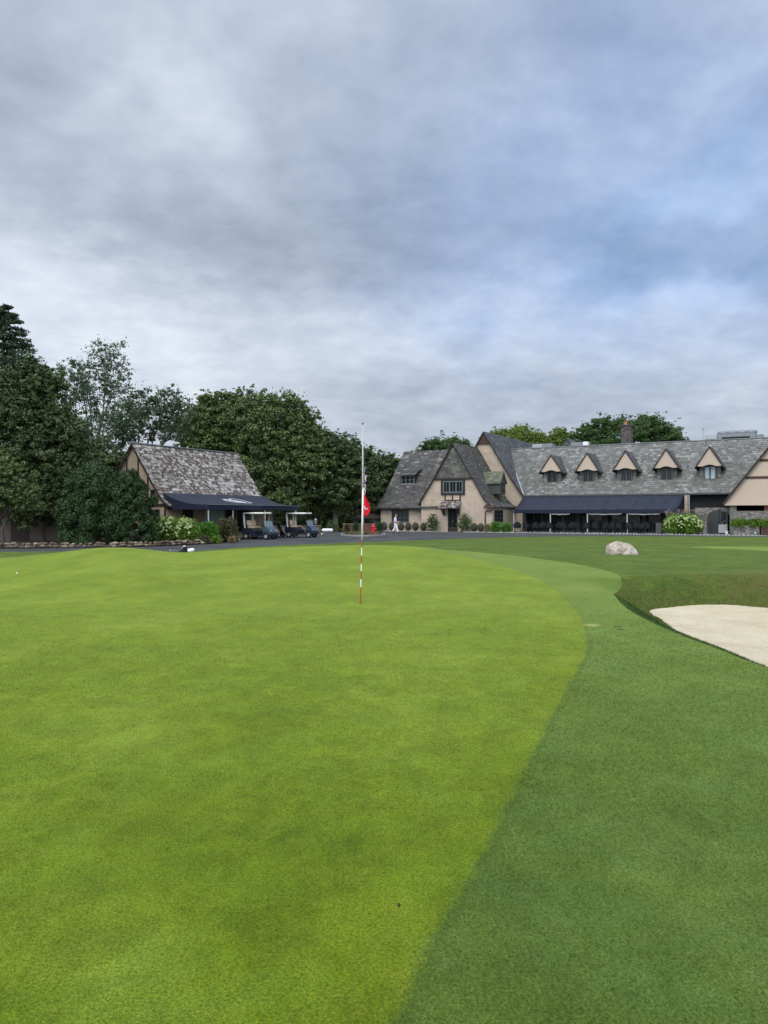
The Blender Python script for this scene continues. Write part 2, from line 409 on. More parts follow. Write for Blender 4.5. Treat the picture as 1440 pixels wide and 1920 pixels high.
M['lf_hyd'] = leafmat('leaf_hydrangea', (.070, .140, .012), (.14, .24, .025), 4)
M['lf_bright'] = leafmat('leaf_bright', (.045, .13, .012), (.09, .21, .02), 4)
M['lf_red'] = leafmat('leaf_reddish', (.055, .050, .024), (.11, .10, .045), 4)
M['lf_straw'] = leafmat('leaf_straw', (.17, .12, .05), (.28, .22, .10), 4)
M['bloom'] = leafmat('hydrangea_bloom', (.50, .58, .20), (.80, .84, .50), 6, .1)
M['rgrass'] = leafmat('long_grass', (.075, .105, .018), (.15, .12, .036), .7, .4)
M['lgrass'] = leafmat('lip_grass', (.022, .055, .009), (.040, .080, .014), 1.5, .2)

# ------------------------------------------------------------------ terrain
def ss(x): x = np.clip(x, 0, 1); return x * x * (3 - 2 * x)
CREST = [(-900, -.1), (-200, -.20), (0, -.07), (60, .06), (110, .20), (160, .36), (215, .43), (270, .35), (340, .16), (400, .27), (450, .35), (560, .44), (690, .475), (760, .43), (820, .33), (900, .13), (980, .03), (1100, 0), (2400, 0)]
cx_, cz_ = np.array([c[0] for c in CREST], float), np.array([c[1] for c in CREST])
def crest(px):
    a = sum(np.interp(px + d, cx_, cz_) for d in (-30, -15, 0, 15, 30)) / 5
    return a
def base_h(X, Y):
    X = np.asarray(X, float); Y = np.asarray(Y, float)
    Ys = np.maximum(Y, 1.0); px = np.clip(720 + 1440 * X / Ys, -900, 2400)
    c = crest(px) * ss((Y - 12) / 16)
    fall = ss((Y - 28.5) / 7)
    z = c * (1 - fall) + G * ss((Y - 26) / 12)
    z = z - .07 * ss((Y - 8) / 6) * (1 - ss((Y - 15) / 8)) * (X < 40)
    z = z + .02 * np.sin(X * .8 + 1) * np.sin(Y * .5) * (1 - ss((Y - 24) / 6)) * ss((Y - 3) / 5)
    z = z + .065 * np.exp(-((Y - 12.4 - .08 * X) / 1.5) ** 2) * ss((6 - X) / 4) + .05 * np.exp(-((X + 6) / 4) ** 2 - ((Y - 19) / 2.5) ** 2) - .05 * np.exp(-((X + 1.5) / 3) ** 2 - ((Y - 20) / 2.5) ** 2)
    # low swale and mound behind the bunker
    z = z + .10 * np.exp(-((X - 9.5) / 3.0) ** 2 - ((Y - 20.3) / 1.5) ** 2)
    z = z + .07 * np.exp(-((X - 5) / 6) ** 2 - ((Y - 30) / 5) ** 2)
    # ground falls away behind the low brick wall
    win = ss((X + 16) / 3) * ss((-1.8 - X) / 2)
    z = z - 1.15 * ss((Y - 77.5) / 4) * win * (1 - ss((Y - 105) / 8))
    return z
def smooth_poly(pts, n=6, sm=0):
    out = []; L = len(pts)
    for i in range(L):
        p0, p1, p2, p3 = [np.array(pts[(i + k) % L], float) for k in (-1, 0, 1, 2)]
        for k in range(n):
            t = k / n
            out.append(.5 * ((2 * p1) + (-p0 + p2) * t + (2 * p0 - 5 * p1 + 4 * p2 - p3) * t * t + (-p0 + 3 * p1 - 3 * p2 + p3) * t ** 3))
    o = np.array(out)
    for _ in range(sm): o = (np.roll(o, 1, 0) + 2 * o + np.roll(o, -1, 0)) / 4
    return o
def sdist(poly, X, Y):
    """signed distance, positive inside"""
    d = np.full(X.shape, 1e9); ins = np.zeros(X.shape, bool); n = len(poly)
    for i in range(n):
        ax, ay = poly[i]; bx, by = poly[(i + 1) % n]; ex, ey = bx - ax, by - ay
        L = ex * ex + ey * ey + 1e-12
        t = np.clip(((X - ax) * ex + (Y - ay) * ey) / L, 0, 1)
        d = np.minimum(d, (X - ax - t * ex) ** 2 + (Y - ay - t * ey) ** 2)
        if ay != by:
            c = ((ay > Y) != (by > Y)) & (X < ex * (Y - ay) / ey + ax); ins ^= c
    return np.where(ins, 1, -1) * np.sqrt(d)
def ray(px, py, lo=2.0, hi=90.0):
    Y = np.arange(lo, hi, .02); X = (px - 720) / F * Y; z = CAM_Z - (py - HOR) / F * Y
    k = np.nonzero(z <= base_h(X, Y))[0]
    k = k[0] if len(k) else len(Y) - 1
    return (X[k], Y[k])
def flat(px, py, z=G): Y = (CAM_Z - z) * F / (py - HOR); return ((px - 720) / F * Y, Y)
SAND = smooth_poly([(5.0, 8.0), (4.95, 9.4), (5.0, 11.2), (5.15, 12.8), (5.6, 15.2), (6.0, 17.4), (6.7, 18.0), (7.5, 18.35), (8.3, 18.3), (9.2, 17.6), (10.6, 17.3), (12.5, 16.6), (14, 14), (13.5, 10.5), (11, 7.5), (8, 6.2), (6, 6.6)], 5)
gp = [ray(*q) for q in [(742, 1920), (775, 1820), (830, 1730), (884, 1640), (925, 1560), (965, 1480), (1000, 1410), (1030, 1350), (1065, 1290), (1092, 1240), (1101, 1215), (1095, 1175), (1078, 1140), (1050, 1110), (1010, 1085), (955, 1065), (895, 1048), (845, 1037), (800, 1031)]]
GREEN = smooth_poly([(.0, .8), (-.2, 1.6)] + gp + [(.6, 29.8), (-2, 30.0), (-6, 29.8), (-10, 29.6), (-14, 29.2), (-18, 27), (-22, 20), (-24, 10), (-20, 0), (-10, -6), (-2, -5)], 6, 14)
cp = [(4.3, 6.2), (4.05, 8.1), (4.0, 9.3), (4.0, 10.4), (4.12, 12.2), (4.42, 14.1), (5.0, 16.7)] + [ray(*q) for q in [(1153, 1098), (1166, 1086), (1150, 1074), (1100, 1061), (1030, 1050), (950, 1040), (880, 1034), (820, 1030)]]
COLLAR = smooth_poly([(9, -6), (7.5, -1), (5.3, 3.6)] + cp + [(1.5, 31.5), (-2, 31.4), (-6, 31.2), (-10, 30.8), (-14.6, 30.2), (-19, 28.2), (-24, 21), (-26, 10), (-22, -2), (-10, -8), (0, -8)], 6, 3)
near = [flat(*q) for q in [(-150, 1036), (50, 1035), (200, 1034), (350, 1035), (440, 1027), (560, 1021), (640, 1018), (780, 1013), (900, 1008.8), (1000, 1006.3), (1100, 1005.6), (1240, 1005.4), (1380, 1006.6), (1500, 1008)]]
def Bp(u, v): return (23.8 + .866 * u + .5 * v, 66 - .5 * u + .866 * v)
def Ap(s, w): return (-14.77 + .5 * s - .866 * w, 52 + .866 * s + .5 * w)
def Bu(px, v): t = (px - 720) / F; return (t * (66 + .866 * v) - 23.8 - .5 * v) / (.866 + .5 * t)
def Bz(py, px, v): u = Bu(px, v); return CAM_Z - (py - HOR) / F * (66 - .5 * u + .866 * v)
def Aw(px, s=0): t = (px - 720) / F; return ((-14.77 + .5 * s) - t * (52 + .866 * s)) / (.866 + .5 * t)
def As(px, w=0): t = (px - 720) / F; return (t * (52 + .5 * w) + 14.77 + .866 * w) / (.5 - .866 * t)
ROAD = np.array(near + [Bp(14, 0), Bp(-30, 0), Bp(-33, .5), (-4, 86), (-12, 82), (-12, 66), (-9.5, 62), Ap(10.5, 0), Ap(5.5, 0), (-10.6, 49.5), (-11.0, 47.5), (-13.2, 43.6), (-16, 41.2), (-20, 40.2), (-26, 39.4), (-40, 39.2)])
TEE = smooth_poly([flat(1290, 1026), flat(1350, 1024.5), flat(1440, 1025), flat(1560, 1028), flat(1560, 1040), flat(1440, 1033), flat(1360, 1029)], 5)

def ground_h(X, Y):
    X = np.asarray(X, float); Y = np.asarray(Y, float)
    z = base_h(X, Y)
    d = sdist(SAND, X, Y)
    w = 1.0 + .25 * ss((Y - 16) / 2) + .9 * ss((Y - 17.6) / 1.6)
    dep = .46 + .05 * ss((Y - 15) / 3)
    z = z - dep * ss((d + w) / w) ** 1.1 - .05 * ss(d / 1.5)
    return z
def gh(x, y): return float(ground_h(np.array([x]), np.array([y]))[0])

def build_ground():
    th = np.concatenate([np.arange(-180, -42, 6.), np.arange(-42, -29, 1.), np.arange(-29, 29.01, .30), np.arange(30, 42.1, 1.), np.arange(48, 180, 6.)]) * math.pi / 180
    r = [0.35]
    while r[-1] < 40: r.append(r[-1] * (1.03 if r[-1] < 2 else 1.013 if r[-1] < 7 else 1.0095))
    while r[-1] < 160: r.append(r[-1] * 1.03)
    r += [200, 260, 350, 500, 800, 1400, 3000]
    r = np.array(r); nt_, nr = len(th), len(r)
    RR, TT = np.meshgrid(r, th, indexing='ij')
    X = (RR * np.sin(TT)).ravel(); Y = (RR * np.cos(TT)).ravel()
    Z = ground_h(X, Y)
    sds = {'sand': sdist(SAND, X, Y), 'green': sdist(GREEN, X, Y), 'collar': sdist(COLLAR, X, Y), 'road': sdist(ROAD, X, Y), 'tee': sdist(TEE, X, Y)}
    order = ['sand', 'green', 'collar', 'road', 'tee']
    A = np.stack([X, Y, Z] + [sds[k] for k in order], 1)
    tris = []
    idx = np.arange(nr * nt_).reshape(nr, nt_)
    a = idx[:-1, :]; b = idx[1:, :]; a2 = np.roll(a, -1, 1); b2 = np.roll(b, -1, 1)
    quads = np.stack([a, b, b2, a2], -1).reshape(-1, 4)
    res = {k: ([], []) for k in order + ['rough']}      # quads idx arrays and clipped polys
    rest = quads; polys = []                          # polys: arrays of rows
    for ci, k in enumerate(order):
        s = A[rest][:, :, 3 + ci]
        ins = (s > 0).all(1); out = (s <= 0).all(1)
        res[k][0].append(rest[ins]); cross = rest[~ins & ~out]; rest = rest[out]
        newp = []
        for pl in polys + [A[q] for q in cross]:
            sv = pl[:, 3 + ci]
            if (sv > 0).all(): res[k][1].append(pl); continue
            if (sv <= 0).all(): newp.append(pl); continue
            I, O = [], []
            n = len(pl)
            for i in range(n):
                p0, p1 = pl[i], pl[(i + 1) % n]; s0, s1 = sv[i], sv[(i + 1) % n]
                (I if s0 > 0 else O).append(p0)
                if (s0 > 0) != (s1 > 0):
                    q = p0 + (p1 - p0) * (s0 / (s0 - s1)); I.append(q); O.append(q)
            if len(I) > 2: res[k][1].append(np.array(I))
            if len(O) > 2: newp.append(np.array(O))
        polys = newp
    res['rough'][0].append(rest); res['rough'][1].extend(polys)
    names = {'sand': ('bunker_sand', M['sand']), 'green': ('putting_green', M['green']), 'collar': ('green_collar', M['collar']),
             'road': ('driveway', M['asph']), 'tee': ('far_tee', M['fair']), 'rough': ('ground', M['rough'])}
    for k, (qs, ps) in res.items():
        q = np.concatenate(qs); used, inv = np.unique(q.ravel(), return_inverse=True)
        vs = [tuple(x) for x in A[used][:, :3]]; fs = [tuple(x) for x in inv.reshape(-1, 4).tolist()]
        for pl in ps:
            b0 = len(vs); vs += [tuple(x[:3]) for x in pl]; fs.append(tuple(range(b0, b0 + len(pl))))
        if k == 'rough':      # cap under the camera
            b0 = len(vs); vs += [tuple(x) for x in A[:nt_][::4][:, :3]]
        me = bpy.data.meshes.new(names[k][0]); me.from_pydata(vs, [], fs)
        bm = bmesh.new(); bm.from_mesh(me); bmesh.ops.remove_doubles(bm, verts=bm.verts, dist=.0008)
        bmesh.ops.recalc_face_normals(bm, faces=bm.faces)
        if sum(f.normal.z for f in bm.faces) < 0: bmesh.ops.reverse_faces(bm, faces=bm.faces)
        bm.to_mesh(me); bm.free()
        me.materials.append(names[k][1]); me.polygons.foreach_set('use_smooth', [True] * len(me.polygons))
        if k in ('green', 'collar'):
            co_ = np.empty(len(me.vertices) * 3, np.float32); me.vertices.foreach_get('co', co_); co_ = co_.reshape(-1, 3).astype(float)
            at_ = me.attributes.new('edge', 'FLOAT', 'POINT'); at_.data.foreach_set('value', sdist(GREEN, co_[:, 0], co_[:, 1]).astype(np.float32))
        tag(link(names[k][0], me), kind='structure')
build_ground()

# blades on the bunker banks and the rough round it: nobody could count them
def blades(name, n, box, keep, hgt, mat, lab, wid=.012):
    X = rng.uniform(box[0], box[1], n); Y = rng.uniform(box[2], box[3], n)
    k = keep(X, Y); X, Y = X[k], Y[k]; Z = ground_h(X, Y); n = len(X)
    h = rng.uniform(.5, 1.0, n) * hgt; a = rng.uniform(0, 2 * math.pi, n); ln = rng.normal(0, .45, (n, 2)) * h[:, None]
    w = wid * (.6 + .8 * rng.random(n))
    p0 = np.stack([X - w * np.cos(a), Y - w * np.sin(a), Z - .01], 1); p1 = np.stack([X + w * np.cos(a), Y + w * np.sin(a), Z - .01], 1)
    p2 = np.stack([X + ln[:, 0], Y + ln[:, 1], Z + h], 1)
    o = np_mesh(name, np.stack([p0, p1, p2], 1).reshape(-1, 3), 3, mat)
    tag(o, lab, 'grass', kind='stuff')
def kf(X, Y):
    d = sdist(SAND, X, Y); c = sdist(COLLAR, X, Y)
    return (d < .03) & (d > -2.4) & (c < 0) & (Y > 15.6) & (rng.random(len(X)) < np.clip((2.3 + d) / 1.8, 0, 1) ** 1.5)
def kn(X, Y):
    d = sdist(SAND, X, Y); c = sdist(COLLAR, X, Y)
    return (d < .02) & (d > -1.6) & (c < 0) & (Y <= 16.5)
blades('bank_grass', 45000, (5, 15, 15.5, 21), kf, .034, M['rgrass'], 'long brownish green grass on the far bank of the bunker')
blades('lip_grass', 60000, (3.6, 7, 6, 17), kn, .028, M['lgrass'], 'short dark green grass on the near lip of the bunker', .006)
def near_turf():
    n = 620000
    Y = 1.7 * (17 / 1.7) ** rng.random(n); X = rng.uniform(-.62, .62, n) * Y - (0 * Y); keep = rng.random(n) < 1 - ss((Y - 4.0) / 12.5)
    X, Y = X[keep], Y[keep]
    Z = ground_h(X, Y); sd_ = sdist(GREEN, X, Y); sc_ = sdist(COLLAR, X, Y) > 0.02
    X, Y, Z, sd_ = X[sc_], Y[sc_], Z[sc_], sd_[sc_]; n = len(X)
    k = (Y / 3.0) ** .6; h = rng.uniform(.5, 1, n) * np.where(sd_ > 0, .0065, .0105) * k; w = .0011 * k * (.6 + .8 * rng.random(n)); a = rng.uniform(0, 6.283, n)
    ln = rng.normal(0, 1.15, (n, 2)) * h[:, None]
    p0 = np.stack([X - w * np.cos(a), Y - w * np.sin(a), Z - .001], 1); p1 = np.stack([X + w * np.cos(a), Y + w * np.sin(a), Z - .001], 1); p2 = np.stack([X + ln[:, 0], Y + ln[:, 1], Z + h], 1)
    o = np_mesh('turf_blades', np.stack([p0, p1, p2], 1).reshape(-1, 3), 3, M['green'])
    me = o.data; at_ = me.attributes.new('edge', 'FLOAT', 'POINT'); at_.data.foreach_set('value', np.repeat(sd_, 3).astype(np.float32))
    tag(o, 'closely mown grass blades of the green and its collar nearest the viewer', 'grass', kind='stuff')
near_turf()

# ------------------------------------------------------------------ vegetation
def W(px, py, Y): return Vector(((px - 720) / F * Y, Y, CAM_Z - (py - HOR) / F * Y))
def leaf_cloud(cents, rad, n_each, size, flat=.6, upb=.4):
    """rhombic leaves scattered round clump centres; returns verts"""
    c = np.repeat(np.asarray(cents, float), n_each, 0); r = np.repeat(np.asarray(rad, float), n_each)
    n = len(c)
    d = rng.normal(0, 1, (n, 3)); d /= np.linalg.norm(d, axis=1)[:, None]
    rr = rng.random(n) ** .45
    p = c + d * (rr * r)[:, None] * np.array([1, 1, flat])
    nor = d * .5 + rng.normal(0, .6, (n, 3)) + np.array([0, 0, upb]); nor /= np.linalg.norm(nor, axis=1)[:, None]
    a = np.cross(nor, rng.normal(0, 1, (n, 3))); a /= np.linalg.norm(a, axis=1)[:, None] + 1e-9
    b = np.cross(nor, a); s = size * rng.uniform(.55, 1.25, n)[:, None]
    q = np.stack([p - a * s * .55, p - b * s * .3 + a * s * .05, p + a * s * .6, p + b * s * .3 + a * s * .05], 1)
    return q.reshape(-1, 3)
def tree(name, label, cat, base, lobes, leaf, mat, trunk_r, n_leaf, bark=None, clumps=9, crf=.36, flat=.6, fork=.5, group=None, seed=1, spr=12):
    """lobes: list of (centre Vector, (rx,ry,rz))"""
    rnd = random.Random(seed); base = Vector(base)
    root = empty(name, base, 0, label, cat, group)
    top = sum((l[0] for l in lobes), Vector()) / len(lobes) - base
    mb = MB()
    fk = Vector((top.x * fork * .6, top.y * fork * .6, top.z * fork))
    mid = fk * .5 + Vector((rnd.uniform(-.2, .2), rnd.uniform(-.2, .2), 0))
    mb.tube([(0, 0, -.3), (0, 0, .15), mid, fk], [trunk_r * 1.5, trunk_r * 1.1, trunk_r * .9, trunk_r * .75], 9)
    vol = [l[1][0] * l[1][1] * l[1][2] for l in lobes]; tot = sum(v ** (2 / 3) for v in vol)
    allv = []
    for (c, rr), vv in zip(lobes, vol):
        cl = c - base
        j = Vector((rnd.uniform(-.5, .5), rnd.uniform(-.5, .5), rnd.uniform(-.3, .3)))
        m_ = fk.lerp(cl, .5) + j - Vector((0, 0, .12 * (cl - fk).length * .5))
        e_ = cl + Vector((0, 0, -.2 * rr[2]))
        mb.tube([fk - Vector((0, 0, .1 * fk.z * rnd.random())), m_, e_], [trunk_r * .55, trunk_r * .36, trunk_r * .2], 6)
        cents = []; rads = []
        for k in range(clumps):
            z = 1 - 1.75 * (k + .5) / clumps + rnd.uniform(-.12, .12); z = max(-.9, min(1, z)); a = k * 2.4 + rnd.uniform(-.5, .5); q = math.sqrt(max(0, 1 - z * z))
            f = rnd.uniform(.58, .95)
            p_ = cl + Vector((rr[0] * q * math.cos(a), rr[1] * q * math.sin(a), rr[2] * z)) * f
            cents.append(p_); rads.append(crf * (rr[0] + rr[2]) * .5 * rnd.uniform(.65, 1.25))
            mb.tube([m_.lerp(e_, rnd.uniform(.3, 1)), p_.lerp(e_, .4) + Vector((rnd.uniform(-.2, .2), rnd.uniform(-.2, .2), .1)), p_], [trunk_r * .16, trunk_r * .09, trunk_r * .03], 4, cap=False)
        cents.append(cl); rads.append(crf * 1.4 * (rr[0] + rr[2]) * .5)
        per = max(4, int(n_leaf * vv ** (2 / 3) / tot / len(cents)))
        # split each clump in smaller sprays so the outline breaks up
        sc, sr = [], []
        for p_, r_ in zip(cents, rads):
            for _ in range(spr):
                d = Vector((rnd.gauss(0, 1), rnd.gauss(0, 1), rnd.gauss(0, .75))).normalized()
                sc.append(p_ + d * r_ * rnd.uniform(.3, 1.25)); sr.append(r_ * rnd.uniform(.25, .5))
        allv.append(leaf_cloud(sc, sr, max(2, int(per * .8) // spr), leaf, flat))
        oc = []
        for p_, r_ in zip(cents, rads):
            for _ in range(9):
                d = Vector((rnd.gauss(0, 1), rnd.gauss(0, 1), abs(rnd.gauss(.2, .8)))).normalized(); oc.append(p_ + d * r_ * rnd.uniform(1.15, 1.7))
        allv.append(leaf_cloud(oc, [rads[0] * .22] * len(oc), max(2, int(per * .1 / 9)), leaf * .85, .5))
    mb.build('trunk', bark or M['bark'], root, smooth=True)
    np_mesh('crown', np.concatenate(allv), 4, mat, root)
    return root
def L(px, py, Y, r, ry=None, rd=None):
    """lobe from its place in the view: centre, radius in px -> metres at depth Y"""
    k = Y / F
    return (W(px, py, Y), (r * k, (rd or r) * k, (ry or r) * k))

# far left: conifer, dark broadleaf, low maple
def conifer(base, h, r0, label):
    root = empty('conifer', base, 0, label, 'tree'); mb = MB()
    mb.tube([(0, 0, -.2), (0, 0, h * .5), (0, 0, h)], [.34, .2, .02], 8)
    cents = []; rads = []
    z = 1.6
    while z < h - .15:
        t = z / h; rr = r0 * (1 - t) ** .74 + .12; k = max(4, int(9 * (1 - t) + 4))
        for i in range(k):
            a = 2 * math.pi * (i + random.random()) / k; l = rr * random.uniform(.72, 1.1)
            tip = Vector((l * math.cos(a), l * math.sin(a), z - l * .12 + random.uniform(-.2, .2) + .1 * l * l / max(rr, .1)))
            mb.tube([(0, 0, z), tip * .5 + Vector((0, 0, z * .5 + .05)), tip], [.05, .03, .01], 4, cap=False)
            for s in np.arange(.25, 1.02, .16):
                q = Vector((0, 0, z)).lerp(tip, s); sw = .22 + .32 * l * (1.1 - s) * .5
                cents.append((q.x, q.y, q.z - .05)); rads.append(sw)
        z += .50 * (1 - .45 * t)
    v = leaf_cloud(cents, rads, 30, .19, .45, .1)
    mb.build('trunk', M['bark'], root, smooth=True); np_mesh('crown', v, 4, M['lf_con'], root)
b = W(6, 965, 52); conifer((b.x, 52, G), (HOR - 570) * 52 / F + 1.74, 8.6, 'tall dark conifer rising above everything at the left edge')
tree('broadleaf_tree', 'dark broadleaf tree beside the conifer, above the big yew shrubs', 'tree', (W(80, 0, 48).x, 48, G),
     [L(62, 770, 48, 44, 50), L(108, 800, 48, 38, 48), L(138, 850, 48, 30, 42), L(75, 830, 48, 62, 60), L(25, 800, 48, 50, 60), L(115, 900, 48, 48, 44), L(45, 905, 48, 55, 48), L(8, 870, 48, 40, 50), L(90, 722, 48, 30, 34), L(60, 700, 48, 26, 30), L(70, 960, 48, 46, 24), L(120, 955, 48, 34, 26), L(20, 745, 48, 40, 50)],
     .20, M['lf_dark'], .20, 110000, seed=3, crf=.5, clumps=13)
tree('maple_tree', 'low mid green tree at the left edge with a slender leaning trunk', 'tree', (W(8, 0, 43).x, 43, G),
     [L(-5, 880, 43, 38, 34), L(30, 905, 43, 34, 34), L(8, 940, 43, 44, 26), L(55, 935, 43, 24, 22)], .16, M['lf_mid'], .09, 26000, seed=4, crf=.5)
# airy trees behind the outbuilding
tree('airy_tree', 'tall thin-leaved tree showing sky through it, left of the outbuilding roof', 'tree', (W(160, 0, 74).x, 74, G),
     [L(200, 672, 74, 34, 36), L(150, 700, 74, 40, 34), L(215, 720, 74, 38, 34), L(170, 745, 74, 42, 34), L(130, 740, 74, 30, 34), L(195, 790, 74, 42, 34), L(160, 830, 74, 40, 34), L(232, 770, 74, 26, 28)],
     .20, M['lf_sparse'], .20, 19000, bark=M['barkl'], clumps=12, crf=.42, seed=5, fork=.45)
tree('airy_tree', 'forked airy tree standing right behind the gable of the outbuilding', 'tree', (W(250, 0, 70).x, 70, G),
     [L(262, 760, 70, 34, 32), L(312, 755, 70, 30, 32), L(228, 790, 70, 30, 34), L(290, 795, 70, 42, 32), L(338, 775, 70, 22, 32), L(250, 812, 70, 36, 22), L(325, 812, 70, 30, 22), L(215, 830, 70, 30, 24)],
     .20, M['lf_sparse'], .20, 19500, bark=M['bark'], clumps=12, crf=.42, seed=6, fork=.62)
tree('broadleaf_tree', 'dim low tree filling the gap left of the outbuilding gable', 'tree', (W(170, 0, 66).x, 66, G),
     [L(190, 880, 66, 40, 36), L(150, 860, 66, 40, 36), L(225, 870, 66, 22, 26)], .24, M['lf_dark'], .2, 26000, seed=61, crf=.5)
# belt of trees behind the carts
belt = [
 ('dark spreading tree rising just right of the outbuilding ridge', 385, 84, [(400, 772, 40, 30), (372, 800, 34, 30), (440, 765, 34, 28), (410, 820, 52, 36), (360, 835, 26, 24), (450, 840, 48, 50), (460, 800, 36, 34)], 7),
 ('tallest rounded dark tree in the middle of the belt behind the carts', 505, 80, [(480, 765, 40, 26), (530, 768, 36, 28), (560, 795, 34, 28), (500, 810, 52, 44), (580, 830, 34, 34), (545, 860, 58, 50), (490, 880, 60, 52), (520, 930, 62, 36), (590, 880, 36, 40)], 8),
 ('dark tree with a pale forked trunk standing behind the white tank', 628, 82, [(612, 845, 34, 30), (645, 850, 32, 26), (600, 885, 40, 40), (650, 890, 42, 40), (625, 930, 52, 30), (672, 862, 26, 22)], 9),
 ('dark tree at the right end of the belt beside the clubhouse roof', 705, 92, [(700, 875, 30, 24), (728, 872, 24, 20), (680, 905, 40, 32), (715, 910, 32, 36), (700, 945, 40, 26), (742, 885, 18, 20)], 10)]
for lab, bx, Yd, lb, sd in belt:
    X = W(bx, 0, Yd).x
    tree('broadleaf_tree', lab, 'tree', (X, Yd, gh(X, Yd) - .05), [L(a, b_, Yd, c, d) for a, b_, c, d in lb], .31, M['lf_mid' if sd in (7, 8) else 'lf_dark'], .36, 78000 if sd != 10 else 52000, seed=sd, bark=M['barkl'], group='trees in the belt behind the golf carts', fork=.38, clumps=14, crf=.5)
# low understorey behind the belt keeps the horizon closed
for i, (px, py, Yd, r, lab) in enumerate([(395, 930, 92, 60, 'shaded undergrowth seen under the belt of trees, leftmost clump'), (505, 955, 96, 60, 'shaded undergrowth behind the right golf cart'), (590, 950, 98, 62, 'shaded undergrowth left of the pale forked trunk'), (675, 950, 104, 62, 'shaded undergrowth behind the small pavilion'), (735, 925, 108, 46, 'shaded undergrowth beside the clubhouse wall')]):
    X = W(px, 0, Yd).x
    tree('understorey_shrub', lab, 'shrub', (X, Yd, gh(X, Yd)), [L(px, py, Yd, r, 46), L(px - 30, py + 12, Yd, r * .7, 36), L(px + 32, py + 10, Yd, r * .7, 36)], .3, M['lf_dark'], .15, 22000, seed=40 + i, crf=.55, group='undergrowth behind the belt of trees')
wc, wr_ = [], []
for k in range(420):
    px = rng.uniform(60, 790); py = rng.uniform(880, 985); Yd = rng.uniform(112, 128); q = W(px, py, Yd)
    wc.append((q.x, q.y, max(-1, q.z))); wr_.append(rng.uniform(1.4, 2.6))
tag(np_mesh('far_woodland', leaf_cloud(wc, wr_, 85, .5, .8), 4, M['lf_dark']), 'dark far woodland closing the view behind the belt of trees', 'woodland', kind='stuff')
# trees behind the clubhouse
for i, (lab, bx, Yd, lb, mt) in enumerate([
 ('round grey-green tree top peeping over the left clubhouse roof', 830, 112, [(815, 840, 26, 14), (845, 836, 24, 13), (870, 842, 18, 11), (832, 855, 44, 20)], 'lf_behind'),
 ('yellow-green tree top behind the tall gable roof', 965, 112, [(945, 818, 20, 13), (975, 814, 22, 13), (1000, 824, 22, 12), (930, 822, 18, 12), (965, 838, 54, 22)], 'lf_light'),
 ('small yellow-green tree top beside the little roof gable', 1045, 116, [(1052, 818, 16, 13), (1030, 826, 20, 12), (1066, 824, 12, 12), (1042, 838, 36, 18)], 'lf_light'),
 ('dark green tree top left of the stone chimney', 1125, 114, [(1105, 812, 22, 18), (1130, 806, 26, 18), (1155, 800, 26, 18), (1125, 830, 52, 24)], 'lf_behind'),
 ('broad green tree top right of the stone chimney', 1222, 110, [(1200, 798, 30, 14), (1232, 802, 26, 15), (1255, 815, 18, 14), (1215, 822, 52, 26), (1275, 828, 14, 8)], 'lf_behind')]):
    tree('broadleaf_tree', lab, 'tree', (W(bx, 0, Yd).x, Yd, G), [L(a, b_, Yd, c, d) for a, b_, c, d in lb], .27, M[mt], .3, 34000 if i not in (2,) else 18000, seed=20 + i, group='tree tops behind the clubhouse', clumps=12, crf=.5)

def shrub(name, label, cat, px, py_b, Yd, wpx, hpx, leaf, mat, n, lobes=5, bloom=0, group=None, seed=1, bloomr=.075, zb=None):
    rnd = random.Random(seed); k = Yd / F
    X = W(px, 0, Yd).x; z0 = gh(X, Yd) if zb is None else zb
    root = empty(name, (X, Yd, z0), 0, label, cat, group)
    w, h = wpx * k / 2, hpx * k
    cents, rads = [], []
    for i in range(lobes):
        a = i * 2.4 + rnd.random(); q = (i + .5) / lobes
        cx = w * .78 * math.cos(a) * math.sqrt(q); cy = min(w, 1.2) * .5 * math.sin(a) * math.sqrt(q)
        for zf in (.28, .55, .78):
            sc = 1 if zf < .7 else .7
            cents.append((cx * sc, cy * sc, h * zf + rnd.uniform(-.06, .06) * h)); rads.append(min(w * .55, h * .32) * rnd.uniform(.85, 1.1))
    mb = MB()
    for c in cents[:9]: mb.tube([(c[0] * .2, c[1] * .2, -.05), (c[0] * .6, c[1] * .6, c[2] * .6), c], [.02, .014, .006], 4, cap=False)
    mb.build('stem', M['bark'], root)
    np_mesh('foliage', leaf_cloud(cents, rads, n // len(cents), leaf, .95), 4, mat, root)
    if bloom:
        pts = []
        for _ in range(bloom):
            a = rnd.uniform(-math.pi, 0) if rnd.random() < .7 else rnd.uniform(0, math.pi)
            e = rnd.random() ** .7 * 1.35
            pts.append((w * .86 * math.cos(a) * math.cos(e) ** .7, min(w, 1.2) * .9 * math.sin(a) * math.cos(e) ** .7, h * (.30 + .68 * math.sin(e)) * rnd.uniform(.9, 1.02)))
        np_mesh('blossom', leaf_cloud(pts, [bloomr] * len(pts), 30, .06, .85), 4, M['bloom'], root)
    return root

